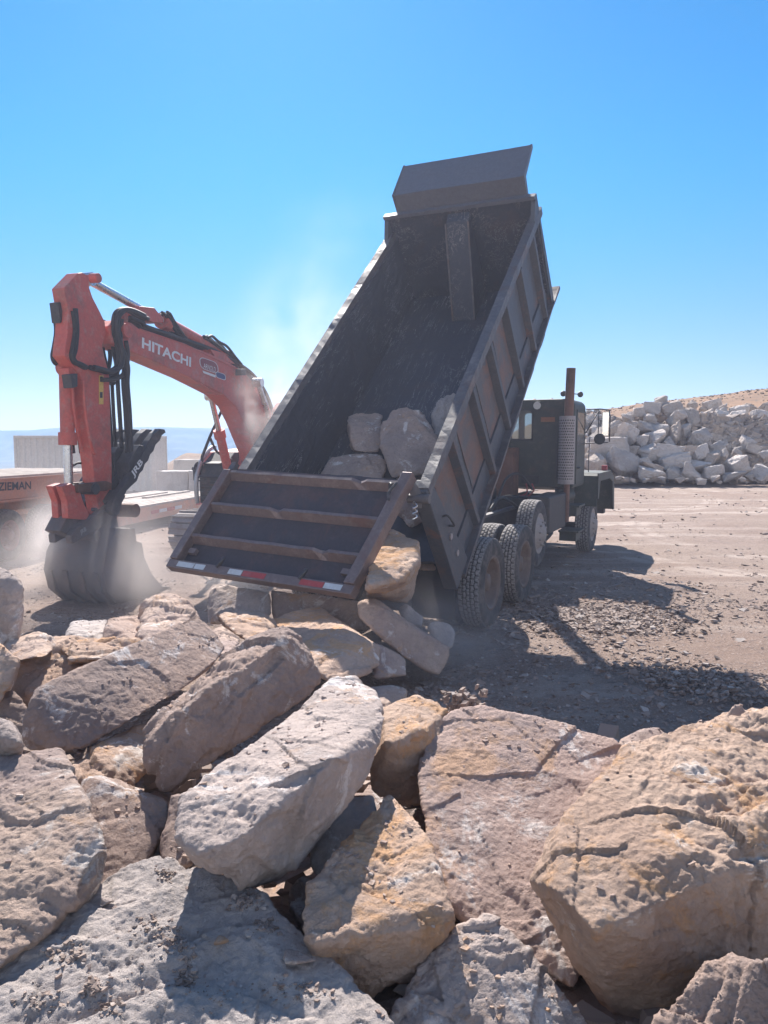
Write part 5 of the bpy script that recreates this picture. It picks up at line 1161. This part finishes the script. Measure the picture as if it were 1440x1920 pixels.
LIST = [(640,205,120,80,"capstone block perched on the very top of the far heap"),(560,265,130,95,"pale pointed block leaning below the capstone of the far heap"),(715,268,165,115,"big shaded block right under the capstone of the far heap"),
 (470,295,90,80,0),(855,325,105,140,"tall upright block on the right shoulder of the far heap"),(745,330,155,130,"long pale block slanting down the right side of the far heap"),(550,345,115,85,0),(430,400,125,85,"pale wedge block half way up the left side of the far heap"),(370,470,185,135,"broad low block on the left flank of the far heap"),
 (550,412,195,95,0),(485,508,105,125,"square bright block with a white face in the left middle of the far heap"),(600,500,160,120,0),(765,455,130,165,"large angular block with a lit top in the very middle of the far heap"),(255,548,310,155,"huge rounded boulder at the left foot of the far heap behind the mirror"),(910,495,165,135,"grey trapezoid block on the right slope of the far heap"),
 (540,595,160,110,0),(690,605,200,135,"wide pale block above the foot of the far heap"),(840,600,95,115,0),(925,610,115,125,0),(330,678,225,185,"massive round boulder at the foot of the far heap beside the truck fender"),(490,665,135,85,0),(745,668,215,125,"smooth humped boulder in the second row at the foot of the far heap"),
 (560,710,195,70,"flat slab lying on a longer block at the foot of the far heap"),(570,765,215,100,"long low block under the flat slab at the foot of the far heap"),(730,742,125,85,0),(870,755,165,115,"pale block with a slanted face in the front row of the far heap"),(920,700,165,95,0),(1040,642,155,115,"rough pale boulder at the right of the second row of the far heap"),(1030,740,175,110,0),
 (1170,772,175,70,"low wide slab at the right end of the front row of the far heap"),(1210,690,185,165,"big whitish boulder near the right edge of the far heap"),(1385,752,145,120,"smooth white boulder at the right edge of the photo by the far heap"),(150,682,145,115,0),(120,520,95,95,0),(280,425,125,85,0),(390,335,85,65,0),(640,430,110,90,0),(430,590,120,90,0),(820,430,90,100,0),(690,520,90,80,0),(1290,770,70,55,0),
 (1020,245,135,95,1),(865,240,95,60,1),(960,345,125,85,1),(1090,390,95,50,1),(1110,470,135,105,1),(1010,415,105,75,1),(1260,352,125,80,1),(1330,492,115,65,1),(1330,620,145,85,1),(1420,482,65,105,1),(1190,300,85,70,1),(1300,262,105,60,1),(1390,342,95,70,1),(980,545,165,110,1),(1170,560,115,85,1),(1400,260,90,60,1),(1250,430,90,60,1),(1390,590,90,70,1),(1290,700,90,70,1)]
for k, (cx, cy, w, h, lb) in enumerate(LIST):
    right = lb == 1
    if not isinstance(lb, str): lb = ("pale block in the low right wing of the far heap" if right else "pale block wedged between the bigger ones in the far heap")
    far_rock(1080+cx*.25, 700+cy*.25, w*.25, h*.25, lb, G3, extra=(9 if right and cy < 450 else 4 if right else 0), i=k)
CREST = ([1088,1130,1175,1215,1240,1262,1290,1320,1345,1370,1440,1520], [842,806,772,752,745,752,755,756,758,760,764,785])
for k in range(130):
    px = rs.uniform(1092, 1470); cr = float(np.interp(px, *CREST)); t = rs.rand()**.8; py = cr+6+(898-cr-8)*t; sz = rs.uniform(11, 26)*(1 if px < 1310 else .8)
    far_rock(px, py, sz*rs.uniform(.9, 1.5), sz*rs.uniform(.7, 1.0), "small broken stone filling the gaps of the far heap" if px < 1310 else "small broken stone in the low right wing of the far heap", G3, extra=(1.1 if px < 1310 else 8*(1-t)+1.5), tilt=.8)
for k in range(20):
    px = rs.uniform(1110, 1465); s_ = rs.uniform(4, 14); far_rock(px, 898+rs.uniform(-3, 8), s_*1.3, s_*.8, "loose stone on the ground along the foot of the far heap", G3, base=35.2, tilt=.5)
for k in range(28):
    px = rs.uniform(1072, 1150); py = rs.uniform(768+abs(px-1105)*.12, 830); s_ = rs.uniform(6, 15); far_rock(px, py, s_*1.2, s_, "small dark stone in the rubble pile seen behind the truck mirror", "stones of the pile behind the mirror", extra=22, tilt=.9)
for k in range(62):
    px = rs.uniform(1315, 1470); cr = float(np.interp(px, *CREST)); t = rs.rand(); py = cr+4+(850-cr)*t; s_ = rs.uniform(13, 27); far_rock(px, py, s_*rs.uniform(1, 1.5), s_*rs.uniform(.7, 1), "small broken stone in the low right wing of the far heap", G3, extra=9*(1-t), tilt=.7)
# rubble bodies under the heaps
def mound(name, label, pxs, crest, base, Y0, k, mat, back=9):
    cols = []; nt_ = 14
    for px in pxs:
        cr = crest(px); col = []
        for j in range(nt_+1):
            py = base+(cr+9-base)*j/nt_; a = (830.9-py)/FPX; Y = Y0+k*max(0, (CAM_H+a*Y0)/(1-k*a)); p = at(px, py, Y); col.append(p)
        e = col[-1]; col.append(e+Vector((0, back*.5, -.2))); col.append(Vector((e.x*1.2, e.y+back*1.2, -.3))); cols.append(col)
    vs = [p+Vector((rs.uniform(-.15, .15), rs.uniform(-.2, .2), rs.uniform(-.12, .12))) for c in cols for p in c]; m_ = nt_+3
    me = bpy.data.meshes.new(name); me.from_pydata([tuple(v) for v in vs], [], [(i*m_+j, (i+1)*m_+j, (i+1)*m_+j+1, i*m_+j+1) for i in range(len(cols)-1) for j in range(m_-1)])
    me.materials.append(mat); o = link(bpy.data.objects.new(name, me)); tag(o, label, "rubble", None, 'stuff')
rub = rock_mat('rubble', (.44,.385,.35), (.33,.29,.27), (.33,.25,.19), (.50,.47,.45), (.10,.085,.08), s=1.2, bumpd=.06)
mound("rubble", "broken rubble packed under the blocks of the far heap", np.linspace(1078, 1640, 70), lambda x: float(np.interp(x, *CREST))+(8 if x < 1300 else 22), 902, 38.2, 1.35, rub)
mound("rubble", "darker rubble pile seen behind the truck mirror", np.linspace(1040, 1165, 26), lambda x: 766+abs(x-1105)*.14, 850, 59.2, 1.0, rub)

# ------------------------------------------------------------------ loose gravel
def shards(name, label, P, S, N=None, mat=None, flat=.45, kind='stuff'):
    n = len(P); base = np.array([[x, y, z] for z in (-1, 1) for x, y in ((-1, -1), (1, -1), (1, 1), (-1, 1))], float)*.5
    B = base[None]*(1+rs.uniform(-.6, .4, (n, 8, 3))); B[:, :, 2] *= flat
    ax = rs.normal(size=(n, 3)); ang = rs.uniform(0, 2*math.pi, n); tl = rs.normal(0, .28, (n, 2))
    c, s_ = np.cos(ang), np.sin(ang)
    X = B[:, :, 0]*c[:, None]-B[:, :, 1]*s_[:, None]; Yv = B[:, :, 0]*s_[:, None]+B[:, :, 1]*c[:, None]; Z = B[:, :, 2]+X*tl[:, :1]+Yv*tl[:, 1:]
    st = rs.uniform(.7, 1.5, (n, 1)); V = np.stack([X*st, Yv, Z], 2)*S[:, None, None]+P[:, None]
    F = np.array([(0,3,2,1),(4,5,6,7),(0,1,5,4),(1,2,6,5),(2,3,7,6),(3,0,4,7)])
    Fs = (F[None]+8*np.arange(n)[:, None, None]).reshape(-1, 4)
    me = bpy.data.meshes.new(name); me.from_pydata(V.reshape(-1, 3).tolist(), [], Fs.tolist())
    ca = me.color_attributes.new('tone', 'FLOAT_COLOR', 'POINT'); t = np.repeat(np.clip(rs.normal(.5, .22, n), 0, 1), 8); ca.data.foreach_set('color', np.stack([t, t, t, np.ones_like(t)], 1).astype(np.float32).ravel())
    me.materials.append(mat); o = link(bpy.data.objects.new(name, me)); tag(o, label, name, None, kind); return o
def shard_mat():
    m, nt, bs = newmat('gravel_stone'); a = nd(nt, 'ShaderNodeAttribute'); a.attribute_name = 'tone'; vec = nd(nt, 'ShaderNodeTexCoord').outputs['Object']
    c = mix(nt, ramp(nt, a.outputs['Fac'], .15, .6), (.19, .14, .115), (.33, .25, .21)); c = mix(nt, ramp(nt, a.outputs['Fac'], .62, .95), c, (.47, .41, .375))
    n = noise_n(nt, vec, 25, 5, .7); c = mix(nt, mathn(nt, 'MULTIPLY', n, .5), c, (.24, .19, .165)); nt.links.new(c, bs.inputs['Base Color']); bs.inputs['Roughness'].default_value = .95; return m
SM = shard_mat()
def scatter(n, f, smin, smax, pw):
    out = []; S = []
    while len(out) < n:
        k = n; Y = np.exp(rs.uniform(math.log(3.2), math.log(34), k)); X = rs.uniform(-.62, .62, k)*Y
        dn = fbm(np.stack([X*.45, Y*.45, 0*X], 1), 3, 21)+.45*fbm(np.stack([X*1.6, Y*1.6, 0*X], 1), 2, 22)
        keep = rs.rand(k) < np.clip(.28+2.6*dn, .03, 1)*f(X, Y)
        for x, y in zip(X[keep], Y[keep]): out.append((x, y))
    P = np.array(out[:n]); S = smin+(smax-smin)*rs.rand(n)**pw; S = S*(.5+P[:, 1]/18)
    return np.column_stack([P, ground_z(P[:, 0], P[:, 1])+S*.08]), S
q_ = []
for _ in range(3600):
    px = rs.uniform(1090, 1475); cr = float(np.interp(px, *CREST))+(10 if px < 1300 else 20); py = cr+(900-cr)*rs.rand(); a_ = (830.9-py)/FPX; Y_ = 37.6+1.35*max(0, (CAM_H+a_*37.6)/(1-1.35*a_)); q_.append(tuple(at(px, py, Y_)))
shards("rubble", "small rubble lodged between the blocks of the far heap", np.array(q_), .08+.42*rs.rand(len(q_))**2, None, ROCK['pale2'], .7)
P_, S_ = scatter(34000, lambda X, Y: np.where(Y < 13, 1.0, .12), .006, .042, 3.6)
shards("gravel", "loose angular gravel scattered over the quarry floor", P_, S_, None, SM)
P_, S_ = scatter(700, lambda X, Y: np.where((X > .2*Y-1) & (Y < 13), 1.0, .15), .035, .10, 2.4)
shards("gravel", "bigger flat shards of stone lying in the truck shadow", P_, S_, None, SM, .3)
# rubble ridge crossing the shadow at the lower right
n_ = 4200; t = rs.rand(n_); cx = 2.3+2.6*t; cy = 6.7-1.9*t+rs.normal(0, .42, n_); P_ = np.column_stack([cx+rs.normal(0, .3, n_), cy, np.zeros(n_)]); P_[:, 2] = ground_z(P_[:, 0], P_[:, 1])+.06*np.exp(-((cy-(6.7-1.9*t))/.45)**2); S_ = .008+.042*rs.rand(n_)**3.5
shards("gravel", "heaped ridge of gravel in the shadow at the lower right", P_, S_, None, SM, .5)
n_ = 2600; P_ = np.column_stack([rs.normal(2.6, .55, n_), rs.normal(8.9, .45, n_), np.zeros(n_)]); P_[:, 2] = ground_z(P_[:, 0], P_[:, 1])+.02; S_ = .012+.05*rs.rand(n_)**2.5
shards("gravel", "patch of flat shards in the sun beside the rear wheels", P_, S_, None, SM, .35)
n_ = 2600; X_ = rs.uniform(30, 260, n_); Y_ = rs.uniform(150, 340, n_); P_ = np.column_stack([X_, Y_, ground_z(X_, Y_)+.1])
def scrub_mat():
    m, nt, bs = newmat('dry_scrub'); bs.inputs['Base Color'].default_value = (.11, .085, .055, 1); bs.inputs['Roughness'].default_value = 1
    nt.links.new(mix(nt, noise_n(nt, nd(nt, 'ShaderNodeTexCoord').outputs['Object'], .3), (.17, .12, .075), (.25, .165, .10)), bs.inputs['Base Color']); return m
o_ = shards("scrub", "low dry scrub dotted over the hill", P_,   .22+.7*rs.rand(n_)**2, None, scrub_mat(), .5)
# a single clod behind the tall block
c_ = at(870, 1330, 4.1); n_ = 260; P_ = np.array(c_)[None]+rs.normal(0, 1, (n_, 3))*np.array([.05, .05, .045]); shards("gravel", "small crumbling clod of pebbles poking up behind the tall block", P_, .012+.02*rs.rand(n_), None, SM, .8)
# grit on the flat slab
gp_ = np.vstack(GRIT); shards("grit", "grit and crumbs of stone lying on the ledges of the near boulders", gp_, .003+.015*rs.rand(len(gp_))**3, None, ROCK["tan"], .6)
n_ = 2600; gx_ = rs.uniform(-3.4, 3.4, n_); gy_ = rs.uniform(1.2, 5.2, n_); px_ = np.stack([gx_, gy_, 0*gx_], 1); shards("rubble", "chips and small stones packed into the gaps of the foreground heap", np.column_stack([gx_, gy_, .52*sstep(5.2, 3.0, gy_)*sstep(4.2, 3.0, np.abs(gx_))+.10*fbm(px_*2.2, 3, 61)]), .02+.10*rs.rand(n_)**2.5, None, SM, .6)
from mathutils.bvhtree import BVHTree
V_, me_ = ROCKDATA['slab']; bvh = BVHTree.FromPolygons([Vector(v) for v in V_], [tuple(p.vertices) for p in me_.polygons])
pp, ss = [], []
cl = [(290,1740,38,24,.02),(330,1770,30,20,.02),(350,1830,14,22,.03),(130,1790,30,24,.03),(175,1850,14,12,.03),(200,1885,24,16,.02),(60,1880,50,20,.018),(470,1690,30,14,.025),(500,1735,20,18,.025),(310,1640,20,12,.015),(250,1820,90,60,.012),(420,1860,80,30,.012),(560,1860,40,20,.02)]
for cx, cy, sx, sy, s in cl:
    for _ in range(90):
        d = ray(rs.normal(cx, sx*.6), rs.normal(cy, sy*.6)); h = bvh.ray_cast(Vector((0, 0, CAM_H)), d)
        if h[0] is not None and h[1].z > .3: k = .5*s*rs.uniform(.1, 1.0)**1.8; pp.append(h[0]+h[1]*k*.2); ss.append(k)
shards("gravel", "grit and small chips scattered on the wide flat slab", np.array(pp), np.array(ss), None, SM, .55)
for nm, px, py, w_, lab_, mt in (("stone_chip", 416, 1770, .026, "small flat orange chip lying in the shadow on the wide flat slab", 'ochre'), ("stone_chip", 565, 1808, .05, "long thin chip of stone leaning at the edge of the wide flat slab", 'tan'), ("stone_chip", 202, 1696, .03, "small grey chip at the upper left edge of the wide flat slab", 'grey')):
    h = bvh.ray_cast(Vector((0, 0, CAM_H)), ray(px, py)); p = h[0] if h[0] is not None else at(px, py, 2.1)
    pts = [tuple(p+Vector((rs.uniform(-1, 1)*w_, rs.uniform(-1, 1)*w_*.7, rs.uniform(0, .7)*w_))) for _ in range(12)]
    me, V = rough_mesh(pts, w_*.12, 77, .6, 1, .3, nm); o = put_mesh(nm, me, V, ROCK[mt], p); tag(o, lab_, "stone chip")

# ------------------------------------------------------------------ dust in the air
def dust(px, py, Y, rx, ry, rz, dens, label, lo=.42, hi=.68, scale=1.6, fall=1.6, seed=0.0, colr=(.90, .84, .82)):
    me = bpy.data.meshes.new("dust"); bm = bmesh.new(); bmesh.ops.create_icosphere(bm, subdivisions=2, radius=1.06); bm.to_mesh(me); bm.free()
    o = link(bpy.data.objects.new("dust", me)); o.location = at(px, py, Y); o.scale = (rx, ry, rz)
    m, nt, bs = newmat('dust_cloud'); nt.nodes.remove(bs); v = nd(nt, 'ShaderNodeVolumePrincipled'); v.inputs['Color'].default_value = (*colr, 1); v.inputs['Anisotropy'].default_value = .35
    tc = nd(nt, 'ShaderNodeTexCoord'); ln = nd(nt, 'ShaderNodeVectorMath', operation='LENGTH'); nt.links.new(tc.outputs['Object'], ln.inputs[0])
    f = ramp(nt, ln.outputs['Value'], 1.0, 0.0); f = mathn(nt, 'POWER', f, fall)
    sc_ = nd(nt, 'ShaderNodeMapping'); sc_.inputs['Scale'].default_value = (rx, ry, rz); sc_.inputs['Location'].default_value = (seed, seed*.7, seed*.3); nt.links.new(tc.outputs['Object'], sc_.inputs['Vector'])
    n = ramp(nt, noise_n(nt, sc_.outputs[0], scale, 3, .6, .4), lo, hi)
    nt.links.new(mathn(nt, 'MULTIPLY', mathn(nt, 'MULTIPLY', f, n), dens), v.inputs['Density'])
    nt.links.new(v.outputs[0], nt.nodes['Material Output'].inputs['Volume']); me.materials.append(m); return tag(o, label, "dust", None, 'stuff')
dust(175, 1055, 9.4, 2.0, .9, 1.0, 2.1, "pale dust swirling low around the excavator bucket", .05, .85, 1.0, 1.3, 3.1)
dust(112, 1000, 11.4, .8, .8, .95, 2.6, "dust puff drifting past the trailer wheel", .32, .75, 1.4, 1.3, 7.7)
dust(510, 800, 12.6, 1.0, .7, 1.45, 3.2, "dust rising behind the raised bed past the boom foot", .32, .78, 1.3, 1.3, 1.2)
dust(330, 1085, 8.8, 1.7, 1.0,   .5, .8, "thin dust drifting over the ground left of the tailgate", .10, .9, 1.2, 1.4, 5.0)
dust(790, 1190, 6.7, 1.2, .9, .75, 1.5, "thin dust around the boulders under the tailgate", .25, .85, 1.4, 1.4, 9.0)
dust(565, 650, 14.5, 1.7, 1.2, 2.3, .52, "ragged veil of dust along the left edge of the raised bed", .30, .75, .8, 1.3, 2.0)
dust(640, 470, 15.5, 2.4, 1.5, 2.3, .085, "faint dust plume high behind the raised bed", .25, .8, .6, 1.4, 4.0)
dust(720, 900, 8.0, 11, 11, 7, .0046, "thin dusty air over the dumping site, added as a bluish veil lifting the shadows", -2, -1, 1.0, .8, 0.0, (.72, .77, .98))  # even veil added over the whole site, tinted blue to lift the shadows
dust(170, 940, 15.0, 4.2, 2.6, 2.0, .11, "broad thin veil of dust drifting past the trailer", .0, .9, .5, 1.2, 6.0)
